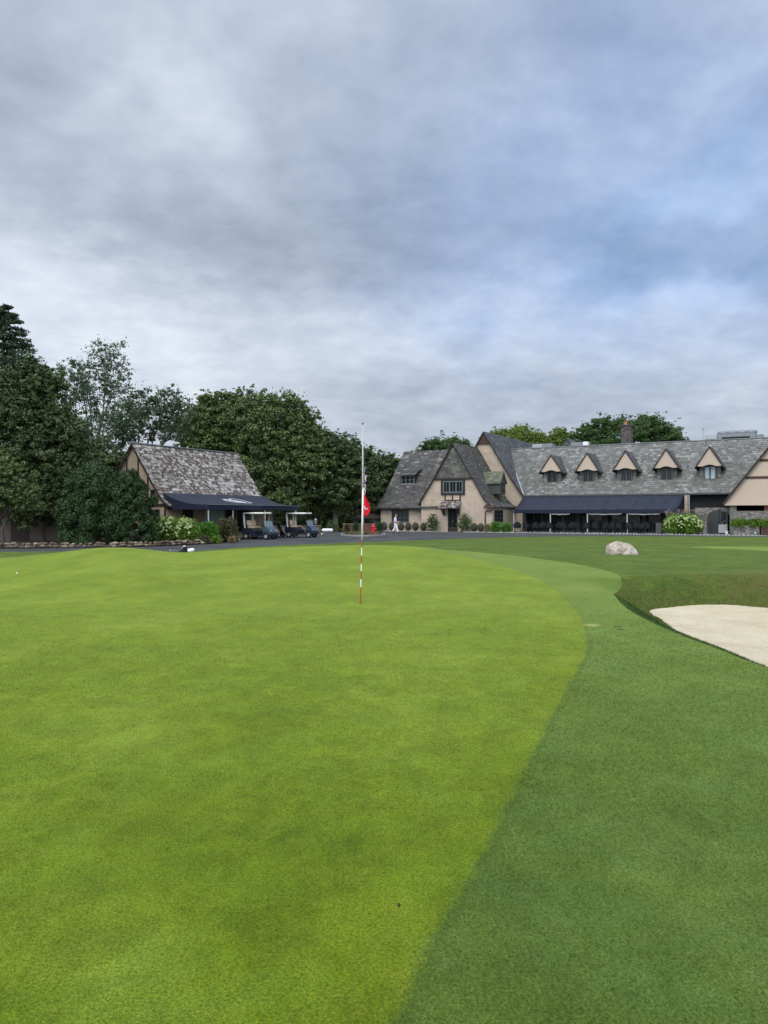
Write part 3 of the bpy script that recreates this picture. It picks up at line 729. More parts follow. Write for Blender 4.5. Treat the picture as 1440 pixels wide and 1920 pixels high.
# the two big yews left of the outbuilding (dense, to the ground)
def dense(name, label, px, Yd, top, wpx, n, mat, leaf, group=None, seed=1, cone=.35, cat='shrub', base=1018):
    rnd = random.Random(seed); k = Yd / F; X = W(px, 0, Yd).x; z0 = gh(X, Yd); h = (base - top) * k; w = wpx * k / 2
    root = empty(name, (X, Yd, z0), 0, label, cat, group); cents = []; rads = []
    mb = MB(); mb.tube([(0, 0, -.1), (0, 0, h * .8)], [.12 * w, .03], 6)
    m_ = max(20, int(90))
    for i in range(m_):
        t = (i + .5) / m_; zz = h * (.04 + .9 * t); q = math.sin(math.pi * min(1, (t * (1 - cone) + cone * .95) ** 1.0)) if t > .45 else 1.0 - .12 * (.45 - t)
        q = max(.12, q if t <= .45 else math.sin(math.pi * (.5 + .47 * (t - .45) / .55)) ** .8)
        a = i * 2.399; rr = w * q * rnd.uniform(.45, .98)
        cents.append((rr * math.cos(a), rr * math.sin(a), zz)); rads.append(w * .22 * rnd.uniform(.6, 1.35))
        if i % 4 == 0: mb.tube([(0, 0, zz * .7), cents[-1]], [.05 * w, .015 * w], 4, cap=False)
    mb.build('trunk', M['bark'], root); np_mesh('foliage', leaf_cloud(cents, rads, n // m_, leaf, .9), 4, mat, root)
    return root
dense('yew_shrub', 'larger of two big dark green shrubs, left one, beside the outbuilding', 176, 45, 862, 138, 44000, M['lf_yew'], .13, seed=2)
dense('yew_shrub', 'narrower pointed dark green shrub directly against the outbuilding gable', 246, 44.6, 874, 94, 30000, M['lf_yew'], .13, seed=3)

# ------------------------------------------------------------------ windows
def window(parent, x0, x1, z0, z1, y, nx=2, nz=1, fw=.07, fm=None, gm=None, bars=0, name='window', axis='y', sgn=-1, out=.07, label=None):
    """casement window on the plane at y, facing sgn along the axis; frame mesh with pane as its child"""
    fm = fm or M['frame']; gm = gm or M['glass']; mb = MB()
    def bx(m_, a0, a1, c0, c1, d0, d1):
        lo, hi = sorted((y + sgn * d0, y + sgn * d1))
        if axis == 'y': m_.box(a0, a1, lo, hi, c0, c1)
        else: m_.box(lo, hi, a0, a1, c0, c1)
    bx(mb, x0, x0 + fw, z0, z1, -.02, out); bx(mb, x1 - fw, x1, z0, z1, -.02, out)
    bx(mb, x0 + fw, x1 - fw, z0, z0 + fw, -.02, out); bx(mb, x0 + fw, x1 - fw, z1 - fw, z1, -.02, out)
    for i in range(1, nx):
        c = x0 + (x1 - x0) * i / nx; bx(mb, c - fw * .5, c + fw * .5, z0 + fw, z1 - fw, -.02, out - .01)
    for i in range(1, nz):
        c = z0 + (z1 - z0) * i / nz; bx(mb, x0 + fw, x1 - fw, c - fw * .25, c + fw * .25, -.02, out - .025)
    if bars:
        for i in range(1, bars * nx):
            if i % bars:
                c = x0 + (x1 - x0) * i / (nx * bars); bx(mb, c - .012, c + .012, z0 + fw, z1 - fw, -.02, out - .03)
    o = mb.build(name, fm, parent)
    if label: o['label'] = label
    g = MB(); bx(g, x0 + fw * .5, x1 - fw * .5, z0 + fw * .5, z1 - fw * .5, -.01, .022)
    g.build('pane', gm, o)
    return o

# ------------------------------------------------------------------ clubhouse
CH = empty('clubhouse', (23.8, 66, 0), R(-30), 'long tan brick clubhouse with steep slate roofs, gables and five pointed dormers', 'building')
vE = 1.8                                                # entrance gable front
def P(px, py, v): return (Bu(px, v), Bz(py, px, v))
# entrance gable
apx = P(850, 830, vE); lf = P(789, 939, vE); ls = P(802.5, 916.5, vE); l2 = P(816, 893.5, vE)
r2 = P(886, 893, vE); r3 = P(898, 915, vE); r4 = P(908.7, 934, vE); r5 = P(922, 947, vE)
uL, uR = Bu(790, vE), Bu(923, vE)
wall = [(uL, G - .1), (uR, G - .1), (uR, r5[1] - .15), (r4[0], r4[1] - .1), (r3[0], r3[1] - .1), (r2[0], r2[1] - .1), (apx[0], apx[1] - .2), (l2[0], l2[1] - .1), (ls[0], ls[1] - .1), (lf[0] + .05, lf[1] - .1)]
MB().prism(wall, vE, 9.0).build('entrance_wall', M['wall'], CH)
eL, eR = (lf[0] - .25, lf[1] - .35), P(926, 949.5, vE)
rp = [eL, lf, ls, l2, apx, r2, r3, r4, r5, (eR[0] + .12, eR[1])]
MB().roof(rp, vE - .22, 9.3, .13, seg=3).build('entrance_roof', M['slateEy'], CH)
# dark barge boards on the rake
mb = MB()
for side in ([lf, ls, l2, apx], [apx, r2, r3, r4, r5]):
    for a, b_ in zip(side[:-1], side[1:]):
        mb.bar((a[0], vE - .235, a[1] - .10), (b_[0], vE - .235, b_[1] - .10), .05, .11)
mb.build('barge_board', M['timber'], CH)
# slate-hung upper gable
q0, q1 = P(813.5, 896.5, vE), P(887.5, 896, vE)
MB().prism([(q0[0], q0[1]), (q1[0], q1[1]), (apx[0], apx[1] - .28)], vE - .08, vE + .1).build('tile_hung_gable', M['slateH'], CH)
mb = MB(); z = (q0[1] + q1[1]) / 2
mb.box(q0[0] - .1, q1[0] + .1, vE - .15, vE + .02, z - .16, z); mb.build('gable_beam', M['timber'], CH)
# three-light window with dark surround
a, b_ = Bu(827.5, vE), Bu(872, vE); z0, z1 = Bz(928, 850, vE), Bz(898.5, 850, vE) - .06
mb = MB()
for args in ((a, a + .22, z0, z1), (b_ - .22, b_, z0, z1), (a + .22, b_ - .22, z0, z0 + .22), (a + .22, b_ - .22, z1 - .12, z1)):
    mb.box(args[0], args[1], vE - .12, vE + .02, args[2], args[3])
mb.build('window_surround', M['timber'], CH)
window(CH, a + .23, b_ - .23, z0 + .23, z1 - .13, vE, 3, 1, .09, M['framel'], out=.1, bars=2)
# half-timber panel below it
a2, b2 = Bu(835, vE), Bu(863, vE); zb, zt = Bz(937, 850, vE), z0
MB().box(a2, b2, vE - .03, vE + .02, zb, zt).build('plaster_panel', M['wall'], CH)
mb = MB()
for c in (a2, (a2 + b2) / 2, b2): mb.box(c - .07, c + .07, vE - .07, vE + .02, zb, zt - .002)
mb.box(a2 - .07, b2 + .07, vE - .075, vE + .02, zb - .12, zb - .002); mb.build('timber_strut', M['timberR'], CH)
# door, canopy, lantern
d0, d1 = Bu(840, vE), Bu(858, vE); dz = Bz(953, 850, vE)
dr = MB().box(d0, d1, vE - .05, vE + .02, G, dz).build('door', M['timber'], CH)
mb = MB(); mb.box(d0 + .12, (d0 + d1) / 2 - .03, vE - .065, vE - .04, G + .5, dz - .15); mb.box((d0 + d1) / 2 + .03, d1 - .1, vE - .065, vE - .04, G + .5, dz - .15); mb.build('pane', M['glass'], dr)
MB().box((d0 + d1) / 2 + .04, (d0 + d1) / 2 + .07, vE - .1, vE - .06, G + .95, G + 1.15).build('handle', M['metald'], dr)
c0, c1 = Bu(826.5, vE), Bu(865, vE); cz0, cz1 = Bz(950.5, 845, vE), Bz(938, 845, vE)
cn = MB().roof([(vE - 1.0, cz0 - .02), (vE - .5, cz0 + .25), (vE + .02, cz1)], c0 + .15, c1, .12, axis='x').build('door_canopy', M['slateA'], CH)
for c in (c0 + .35, c1 - .22):
    mb = MB(); mb.bar((c, vE - .85, cz0 - .18), (c, vE, cz0 - .18), .12); mb.bar((c, vE - .06, cz0 - .85), (c, vE - .06, cz0 - .2), .12); mb.bar((c, vE - .7, cz0 - .22), (c, vE - .06, cz0 - .75), .09); mb.build('bracket', M['timber'], cn)
lc = Bu(836, vE); lz = Bz(963, 836, vE)
mb = MB(); mb.lathe([(.02, .2), (.11, .14), (.09, -.12), (.03, -.2)], 6, (lc, vE - .22, lz)); mb.bar((lc, vE - .22, lz + .2), (lc, vE, lz + .25), .03); mb.build('wall_lantern', M['frame'], CH)
# pent return, downpipe
mb = MB(); a, b_ = Bu(907.7, vE - .3), Bu(927, vE - .3); z = Bz(950, 915, vE)
mb.roof([(vE - .5, z - .05), (vE + .02, z + .22)], a, b_, .1, axis='x'); mb.build('eave_return', M['timberR'], CH)
mb = MB(); dpz = Bz(957.5, 920, vE)
mb.tube([(Bu(926, vE), vE - .35, dpz + .12), (Bu(924, vE), vE - .32, dpz), (Bu(912, vE), vE - .1, dpz - .06), (Bu(910.3, vE), vE - .09, dpz - .3), (Bu(910.3, vE), vE - .09, G)], .055, 8); mb.build('downpipe', M['timberR'], CH, smooth=True)
# side wall window + little side dormer on the right slope
window(CH, 2.3, 4.6, Bz(979, 932, 3), Bz(956, 932, 3), uR, 3, 3, .1, M['frame'], axis='x', sgn=1, out=.06)
sd = empty('side_dormer'); sd.parent = CH
dv0, dv1 = 4.6, 6.2; dvm = (dv0 + dv1) / 2; du1 = Bu(945, dvm); du0 = Bu(900, dvm)
zt_, ze_, zb_ = Bz(884, 930, dvm), Bz(904, 930, dvm), Bz(921, 935, dvm)
MB().prism([(dv0 + .08, zb_ - .3), (dv1 - .08, zb_ - .3), (dv1 - .08, ze_), (dvm, zt_ - .1), (dv0 + .08, ze_)], du0, du1 - .12, axis='x').build('dormer_wall', M['frame'], sd)
MB().roof([(dv0 - .15, ze_ - .12), (dvm, zt_), (dv1 + .15, ze_ - .12)], du0, du1, .09, axis='x').build('dormer_roof', M['slateG'], sd)
window(sd, dv0 + .35, dv1 - .35, zb_ - .1, ze_, du1 - .12, 2, 2, .07, axis='x', sgn=1, out=.05)
# left wing
vL = 2.3; uLL = Bu(714, vL)
ridgeL = (vL + 5.6, Bz(847, 757, 8)); eaveL = Bz(951, 748, vL - .6)
bk = 2 * ridgeL[0] - vL
MB().prism([(vL, G - .1), (bk, G - .1), (bk, eaveL), (ridgeL[0], ridgeL[1] - .25), (vL, eaveL + .1)], uLL, uL + 1.5, axis='x').build('left_wing_wall', M['wall'], CH)
flz = eaveL
pf = [(vL - .65, flz), (vL + .25, flz + .62), (vL + 1.3, flz + 1.65), (ridgeL[0], ridgeL[1])]
pf = pf + [(2 * ridgeL[0] - a_, z_) for a_, z_ in pf[-2::-1]]
MB().roof(pf, Bu(706, vL - .6), apx[0] - .2, .14, axis='x', seg=2).build('left_wing_roof', M['slateE'], CH)
mb = MB(); mb.box(Bu(707, vL), Bu(788, vE) , vL - .55, vL - .02, flz - .24, flz - .12); mb.box(Bu(781, vE), Bu(789.5, vE), vL - .6, vL - .1, flz - .42, flz - .24); mb.build('eave_board', M['timber'], CH)
window(CH, Bu(735, vL), Bu(767, vL), Bz(979, 750, vL), Bz(954, 750, vL), vL, 4, 3, .11, M['frame'], out=.07, bars=2)
# shed dormer on it
sh = empty('shed_dormer'); sh.parent = CH
pv_, pz_ = [q[0] for q in pf[:4]], [q[1] for q in pf[:4]]
vs = min(np.arange(vL, vL + 5, .05), key=lambda v_: abs(np.interp(v_, pv_, pz_) - Bz(906.5, 765, v_)))
a, b_ = Bu(751.5, vs), Bu(778.5, vs); z0, z1 = Bz(907.5, 765, vs), Bz(890.5, 765, vs)
MB().box(a, b_, vs, vs + 2.2, z0 - .2, z1).build('dormer_wall', M['timber'], sh)
MB().roof([(vs - .3, z1 + .02), (vs + 2.4, z1 + 1.25)], a - .12, b_ + .12, .1, axis='x').build('dormer_roof', M['slateE'], sh)
window(sh, a + .1, b_ - .1, z0, z1 - .1, vs, 3, 2, .08, M['framel'], out=.05)
MB().box(a - .1, b_ + .1, vs - .22, vs + .02, z0 - .12, z0).build('sill', M['metald'], sh)
# tall gable
vT = 8.0
ta = P(907.5, 809, vT); t1 = P(921, 832, vT); t2 = P(936, 857, vT); t3 = P(954.6, 888, vT); t4 = P(981, 928, vT)
mir = lambda q: (2 * ta[0] - q[0], q[1])
MB().prism([(mir(t4)[0] + .1, G - .1), (t4[0] - .1, G - .1), (t4[0] - .1, t4[1] - .15), (t3[0], t3[1] - .12), (t2[0], t2[1] - .12), (ta[0], ta[1] - .25), (mir(t2)[0], t2[1] - .12), (mir(t3)[0], t3[1] - .12), (mir(t4)[0] + .1, t4[1] - .15)], vT + .05, 23.5).build('tall_gable_wall', M['wall'], CH)
MB().roof([mir(t4), mir(t3), mir(t2), mir(t1), ta, t1, t2, t3, t4], vT - .2, 24, .15, seg=3).build('tall_gable_roof', M['slateT'], CH)
MB().prism([(mir(t1)[0] - .05, t1[1] + .0), (t1[0] + .05, t1[1] + .0), (ta[0], ta[1] - .15)], vT - .12, vT + .04).build('gable_boarding', M['timberR'], CH)
mb = MB()
for side in ([mir(t4), mir(t3), mir(t2), ta], [ta, t2, t3, t4]):
    for a_, c_ in zip(side[:-1], side[1:]): mb.bar((a_[0], vT - .22, a_[1] - .10), (c_[0], vT - .22, c_[1] - .10), .05, .12)
mb.build('barge_board', M['timber'], CH)
# main range
vM, vR = 7.8, 13.5; zE, zR = 2.04 + CAM_Z, 7.42 + CAM_Z; uM0, uM1 = t4[0] - 4.2, 16.0
slope = (zR - zE) / (vR - vM)
zv = lambda v: zE + slope * (v - vM)
def tilt(o, k):   # ridge climbs slightly to the right
    for v_ in o.data.vertices: v_.co.z += k * max(0, (v_.co.z - zE)) * (v_.co.x + 6) / 12
mr = MB().roof([(vM, zE), (vM + .5, zE + .42 * slope), (vR, zR), (2 * vR - vM, zE)], t4[0] - .1, uM1, .16, axis='x', seg=1); 
mr.roof([(vT + .15, zv(vT + .15)), (vR, zR), (2 * vR - vM, zE)], t4[0] - 4.8, t4[0] - .1, .16, axis='x')
mr.build('main_roof', M['slateM'], CH)
# lead flashing in the valley
vtop = (Bu(951, vR), vR, Bz(846, 951, vR)); vlow = (t4[0] + .02, vM - .02, t4[1])
mb = MB(); mb.bar((vlow[0] + .1, vlow[1] - .05, vlow[2] + .05), (vtop[0] + .1, vtop[1] - .05, vtop[2] + .05), .10, .05); mb.build('valley_flashing', M['metal'], CH)
MB().box(t4[0] - 4, uM1, vR - .1, vR + .1, zR - .02, zR + .06).build('ridge_cap', M['metald'], CH)
MB().box(t4[0], uM1, vM - .12, vM - .0, zE - .16, zE - .02).build('gutter', M['frame'], CH)
# ground floor of the range: dark glazed wall set back
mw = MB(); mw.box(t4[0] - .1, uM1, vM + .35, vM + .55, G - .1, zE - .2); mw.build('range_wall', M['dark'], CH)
mb = MB(); mb.box(t4[0] - .1, uM1, 2 * vR - vM - .6, 2 * vR - vM - .4, G, zE - .1); mb.box(uM1 - .3, uM1, vM + .6, 2 * vR - vM - .7, G, zE - .1); mb.build('rear_wall', M['wall'], CH)
for px in (984, 1056, 1084, 1136, 1208, 1246):
    c = Bu(px, vM + .3); MB().box(c - .22, c + .22, vM + .2, vM + .36, G, zE - .25).build('pier', M['dim'], CH)
for x0, x1 in ((1000, 1048), (1062, 1080), (1092, 1130), (1146, 1200), (1216, 1240)):
    window(CH, Bu(x0, vM + .3), Bu(x1, vM + .3), G + .1, 2.5, vM + .35, 3, 1, .07, M['frame'], out=.05)
cl, cr2 = Bu(1283.5, vM - .2), Bu(1289.5, vM - .2)
MB().box(cl, cr2, vM - .25, vM + .2, G, zE - .2).build('porch_column', M['wall'], CH)
c = Bu(1292, vM - .3); MB().tube([(c, vM - .3, G), (c, vM - .3, zE - .2)], .05, 8).build('white_downpipe', M['post'], CH)
# five dormers
dcs = [(1036, 852, 885, 908.5), (1103.5, 848, 883.5, 906.3), (1175, 844.2, 881, 904.8), (1250.8, 840.8, 878, 902.6), (1331.5, 836.3, 874.8, 900.5)]
zw0 = zw1 = None
dn = ['leftmost pointed dormer', 'second pointed dormer from the left', 'middle pointed dormer below the chimney', 'fourth pointed dormer from the left', 'rightmost pointed dormer, with pale curtains behind its glass']
for i, (px, ya, yb, yw) in enumerate(dcs):
    vF = 9.35; D = empty('dormer'); D.parent = CH; D['label'] = dn[i]
    cu = Bu(px, vF); z0 = zv(vF) - .12; zt = Bz(ya, px, vF - .5); ze = Bz(yb - .6, px, vF - .5)
    hw = 1.18                                       # half width of the gable
    u0, u1 = cu - hw, cu + hw; hc = .92
    z0 = Bz(yw, px, vF)
    # slate-hung cheeks and front around the window
    dw = MB(); dw.prism([(cu - hc, z0 - .4), (cu + hc, z0 - .4), (cu + hc, ze + .02), (cu - hc, ze + .02)], vF, vF + 2.4); dw.build('dormer_cheek', M['slateM'], D)
    # gable face with a wavy lower edge
    pts = [(u0 + .06, ze + .02)]
    for k in range(9):
        s = k / 8; pts.append((cu - .62 + 1.24 * s, ze + .16 * math.sin(math.pi * s) ** 1.2))
    pts += [(u1 - .06, ze + .02), (cu, zt - .10)]
    MB().prism(pts, vF - .5, vF - .38).build('dormer_gable', M['wallR'], D)
    MB().box(cu - hw + .1, cu + hw - .1, vF - .37, vF - .002, ze + .17, ze + .24).build('dormer_soffit', M['timber'], D)
    vb = vM + (zt - zE) / slope + .3
    MB().roof([(u0 - .12, ze - .12), (cu, zt), (u1 + .12, ze - .12)], vF - .55, vb, .10).build('dormer_roof', M['slateT'], D)
    mb = MB(); mb.bar((u0 - .10, vF - .57, ze - .16), (cu, vF - .57, zt - .06), .04, .10); mb.bar((cu, vF - .57, zt - .06), (u1 + .10, vF - .57, ze - .16), .04, .10)
    for k in range(8):
        s0, s1 = k / 8, (k + 1) / 8
        mb.bar((cu - .62 + 1.24 * s0, vF - .53, ze - .02 + .16 * math.sin(math.pi * s0) ** 1.2), (cu - .62 + 1.24 * s1, vF - .53, ze - .02 + .16 * math.sin(math.pi * s1) ** 1.2), .04, .05)
    mb.build('barge_board', M['timber'], D)
    window(D, cu - .57, cu + .57, z0, ze + .10, vF, 2, 1, .12, M['frame'], M['glassL'] if i == 4 else M['glass'], out=.12, bars=2 if i < 4 else 0)
# right stone and stucco gable
vG = 2.5
g0 = P(1357.5, 942.5, vG); g1 = P(1440, 840.5, vG); sl = (g1[1] - g0[1]) / (g1[0] - g0[0]); ga = (g0[0] + 5.2, g0[1] + 5.2 * sl)
MB().prism([(g0[0] + .1, g0[1] - .02), (2 * ga[0] - g0[0] - .1, g0[1] - .02), (ga[0], ga[1] - .15)], vG, vR + .3).build('stucco_gable', M['wallR'], CH)
MB().roof([g0, ga, (2 * ga[0] - g0[0], g0[1])], vG - .25, vR + .5, .16).build('right_gable_roof', M['slateT'], CH)
mb = MB(); mb.bar((g0[0] - .05, vG - .27, g0[1] - .1), (ga[0], vG - .27, ga[1] - .08), .05, .16); mb.bar((ga[0], vG - .27, ga[1] - .08), (2 * ga[0] - g0[0], vG - .27, g0[1] - .1), .05, .16); mb.build('barge_board', M['timber'], CH)
mb = MB()
for py in (863, 895):
    z = Bz(py, 1430, vG); off = (z - g0[1]) / sl
    mb.box(g0[0] + off + .15, 2 * ga[0] - g0[0] - off - .15, vG - .05, vG + .02, z - .1, z + .1)
mb.build('timber_band', M['timberR'], CH)
MB().box(g0[0] + .05, 2 * ga[0] - g0[0] - .05, vG - .12, vG + .02, g0[1] - .24, g0[1] - .03).build('gable_beam', M['wallR'], CH)
us = Bu(1368, vG); o0, o1 = Bu(1380.5, vG), Bu(1433, vG); oz0, oz1 = Bz(958, 1405, vG), g0[1] - .25
mb = MB(); mb.box(us, 2 * ga[0] - g0[0] - .5, vG + .1, vG + .5, G - .1, oz0); mb.box(us, o0, vG + .1, vG + .5, oz0, oz1); mb.build('stone_wall', M['stone'], CH)
MB().box(o1, o1 + .7, vG + .1, vG + .5, oz0, oz1).build('brick_pier', M['brick'], CH)
MB().box(o1 + .7, 2 * ga[0] - g0[0] - .5, vG + .1, vG + .5, oz0, oz1).build('stone_wall', M['stone'], CH)
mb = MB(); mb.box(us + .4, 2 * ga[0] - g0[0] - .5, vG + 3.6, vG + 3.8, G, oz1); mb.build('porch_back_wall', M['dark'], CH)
# arch wall
vA = 3.4; a0, a1, a2_ = Bu(1303, vA), Bu(1326, vA), Bu(1369.5, vA); az = Bz(952, 1335, vA); at = Bz(955, 1345, vA)
arch = [(a1 + .05, G - .1)]
asp = at - .75
pts = [(a0, G - .1), (a1, G - .1), (a1, asp)]
ac = (a1 + a2_) / 2; ar = (a2_ - a1) / 2
for k in range(1, 12):
    t_ = math.pi * (1 - k / 12); pts.append((ac + ar * math.cos(t_), asp + .72 * math.sin(t_)))
pts += [(a2_, asp), (a2_, G - .1), (a2_ + .35, G - .1), (a2_ + .35, az + .02), (a0, az)]
bm_ = bmesh.new(); fr = [bm_.verts.new((x, vA, z)) for x, z in pts]; f_ = bm_.faces.new(fr)
ex = bmesh.ops.extrude_face_region(bm_, geom=[f_]); bmesh.ops.translate(bm_, verts=[v_ for v_ in ex['geom'] if isinstance(v_, bmesh.types.BMVert)], vec=(0, .4, 0))
bmesh.ops.triangulate(bm_, faces=[f for f in bm_.faces if len(f.verts) > 4]); bmesh.ops.recalc_face_normals(bm_, faces=bm_.faces)
me = bpy.data.meshes.new('arch_wall'); bm_.to_mesh(me); me.materials.append(M['stone']); link('arch_wall', me, CH)
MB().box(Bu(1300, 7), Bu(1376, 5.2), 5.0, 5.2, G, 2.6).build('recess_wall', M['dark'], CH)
dd0, dd1 = Bu(1349, 4.9), Bu(1364.5, 4.9)
dr = MB(); dr.box(dd0, dd0 + .14, 4.86, 4.99, G, 2.0); dr.box(dd1 - .14, dd1, 4.86, 4.99, G, 2.0); dr.box(dd0 + .14, dd1 - .14, 4.86, 4.99, 1.86, 2.0); dr.box(dd0 + .14, dd1 - .14, 4.88, 4.99, G, .75)
dr = dr.build('porch_door', M['dim'], CH); MB().box(dd0 + .14, dd1 - .14, 4.9, 4.98, .75, 1.86).build('pane', M['glass'], dr)
MB().box(dd0 + .2, dd0 + .25, 4.8, 4.88, .85, 1.0).build('handle', M['metald'], dr)
MB().box(Bu(1325, 4.95) , dd0 - .05, 4.9, 4.99, G, 2.2).build('green_shutter', M['frame'], CH)
# chimney
ch = empty('chimney'); ch.parent = CH; vc = vR + 1.0; c = Bu(1175.5, vc)
MB().box(c - .52, c + .52, vc - .45, vc + .45, zR - 1.6, Bz(799, 1175, vc)).build('chimney_stack', M['chim'], ch, bevel=.03)
zt = Bz(799, 1175, vc); MB().box(c - .6, c + .6, vc - .53, vc + .53, zt, zt + .12).build('chimney_cap', M['chim'], ch)
mb = MB()
mb.lathe([(.25, 0), (.24, .1), (.17, .16), (.17, .42), (.22, .5), (.17, .5)], 12, (c - .12, vc, zt + .12)); mb.build('chimney_pot', M['clay'], ch)
# awning of the range
vF, aT, aB = 4.5, zE - .2, .36 + CAM_Z
xl, xr = Bu(963, vF), Bu(1268.5, vF); xtl, xtr = Bu(981, vM - .1), Bu(1282, vM - .1)
xtr = min(xtr, cl - .05)
AW = empty('terrace_awning'); AW.parent = CH
nx_, ny_ = 24, 8; vs_ = []; fs_ = []
def awz(t, s): return aT + (aB + .12 - aT) * t - .16 * math.sin(math.pi * t) - .015 * abs(math.sin(s * math.pi * 12))
for j in range(ny_ + 1):
    t_ = j / ny_
    for i in range(nx_ + 1):
        s_ = i / nx_; x_ = (xtl + (xl - xtl) * t_) * (1 - s_) + (xtr + (xr - xtr) * t_) * s_
        vs_.append((x_, vM - .14 + (vF - vM + .14) * t_, awz(t_, s_)))
for j in range(ny_):
    for i in range(nx_): q = j * (nx_ + 1) + i; fs_.append((q, q + 1, q + nx_ + 2, q + nx_ + 1))
top = MB().add(vs_, fs_); o = top.build('canopy', M['navy'], AW, smooth=True)
so = o.modifiers.new('thick', 'SOLIDIFY'); so.thickness = .02
MB().box(xl, xr, vF - .015, vF + .005, aB - .22, aB + .12).build('valance', M['navyd'], AW)
for nm, (xa, xb) in (('l', (xtl, xl)), ('r', (xtr, xr))):
    n8 = 8; tp = [(xa + (xb - xa) * k / n8, vM - .14 + (vF - vM + .14) * k / n8, awz(k / n8, 0) - .012) for k in range(n8 + 1)]
    vv = tp + [(x_, y_, aB - .2) for x_, y_, z_ in tp]
    o = MB().add(vv, [(k, k + 1, k + n8 + 2, k + n8 + 1) for k in range(n8)]).build('side_curtain', M['navyd'], AW)
    so = o.modifiers.new('thick', 'SOLIDIFY'); so.thickness = .015
for px in (963.5, 1032, 1101.5, 1176, 1251):
    c = Bu(px, vF + .1); MB().tube([(c, vF + .08, G), (c, vF + .08, aB + .1)], .055, 8).build('post', M['post'], AW)
# rolled clear curtains under the valance, sagging
for x0, x1 in ((1033, 1068), (1103, 1166), (1178, 1238)):
    a, b_ = Bu(x0, vF + .2), Bu(x1, vF + .2); pts = []
    for k in range(13):
        s_ = k / 12; pts.append((a + (b_ - a) * s_, vF + .22, aB - .27 - .05 * math.sin(math.pi * s_) - .02 * math.sin(s_ * 17)))
    MB().tube(pts, .075, 7).build('rolled_curtain', M['white'], AW, smooth=True)
c = Bu(1023.5, vF + 1); MB().ball((c, vF + 1, aB - .14), .11, 6).build('white_lamp_shade', M['white'], AW, smooth=True)
# stuff on and behind the ridge
def on_roof(name, label, cat, px0, px1, pyt, v, depth, mat, group=None, extra=None):
    u0, u1 = Bu(px0, v), Bu(px1, v); zt = Bz(pyt, (px0 + px1) / 2, v)
    z0 = zE + slope * (2 * vR - vM - v - depth / 2) - .1 if v < 2 * vR - vM else zE
    X, Y = Bp((u0 + u1) / 2, v); o = empty(name, (X, Y, z0), R(-30), label, cat, group); h = (u1 - u0) / 2
    MB().box(-h, h, 0, depth, -.6, zt - z0).build('casing', mat, o, bevel=.03)
    if extra: extra(o, h, zt - z0, depth)
    return o
def grille(o, h, z, d):
    mb = MB()
    for k in range(7): mb.box(-h + .12, h - .12, -.035, -.005, z * .25 + k * z * .09, z * .25 + k * z * .09 + z * .05)
    mb.build('grille', M['frame'], o)
def fans(k):
    def f(o, h, z, d):
        mb = MB(); mb.box(-h * .75, h * .7, -.05, -.005, z - .62, z - .36); mb.build('vent_slot', M['dark'], o)
        for i in range(k):
            c = -h + (i + .5) * 2 * h / k
            MB().lathe([(.52, 0), (.55, .12), (.50, .26), (.36, .33), (.08, .36)], 14, (c, d / 2, z)).build('fan_cowl', M['metald'], o, smooth=True)
    return f
on_roof('roof_unit', 'low dark grey box unit behind the ridge, left of the little roof gable', 'roof unit', 1017, 1036, 831.5, vR + 2.2, 1.4, M['metald'], extra=grille)
on_roof('roof_unit', 'long flat light grey duct behind the ridge next to the tall gable roof', 'roof unit', 998, 1017, 832.5, vR + 2.4, 1.2, M['metal'], extra=grille)
on_roof('roof_unit', 'light grey box unit behind the ridge, right of the little roof gable', 'roof unit', 1070, 1095, 829, vR + 2.2, 1.2, M['metald'], extra=grille)
on_roof('roof_unit', 'small white box unit behind the ridge before the dark green tree', 'roof unit', 1093, 1102, 828, vR + 1.9, .8, M['white'], extra=grille)
on_roof('roof_unit', 'large flat grey cooling unit with a row of fan cowls on the ridge', 'cooling unit', 1345, 1417, 812, vR + 1.2, 1.8, M['metald'], extra=fans(4))
on_roof('roof_unit', 'low grey duct joined to the left end of the cooling unit', 'roof unit', 1321, 1344.5, 815.5, vR + 1.3, 1.4, M['metal'], extra=grille)
on_roof('roof_unit', 'short grey duct at the right end of the cooling unit', 'roof unit', 1417.5, 1431, 814, vR + 1.3, 1.4, M['metald'], extra=grille)
# little gabled cupola
v = vR + 3.2; X, Y = Bp(Bu(1062, v), v); zt, ze = Bz(821.5, 1060, v), Bz(836, 1060, v)
cu_ = empty('roof_gable', (X, Y, ze - 2), R(-30), 'little dark roof gable peeping over the ridge below the yellow-green tree', 'roof gable')
MB().prism([(-.75, 0), (.75, 0), (.75, 1.9), (0, zt - ze + 1.85), (-.75, 1.9)], .1, 3).build('gable_wall', M['slateH'], cu_)
MB().roof([(-.95, 1.75), (0, zt - ze + 2), (.95, 1.75)], 0, 3.3, .08).build('gable_roof', M['slateT'], cu_)
MB().box(-.22, .22, .06, .12, 1.6, 2.1).build('louvre', M['timber'], cu_)
v = vR + .4; X, Y = Bp(Bu(1318.5, v), v)
an = empty('roof_antenna', (X, Y, zR - .4), R(-30), 'thin metal antenna standing on the ridge left of the cooling unit', 'antenna')
hz = Bz(803, 1318, v) - zR + .4; MB().tube([(0, 0, 0), (0, 0, hz)], .025, 6).build('mast', M['metald'], an)
mb = MB()
for a in range(3): mb.tube([(-.18 * math.cos(a), -.18 * math.sin(a), hz - .12), (0, 0, hz), (.18 * math.cos(a), .18 * math.sin(a), hz - .12)], .014, 4)
mb.build('crossbar', M['metald'], an)

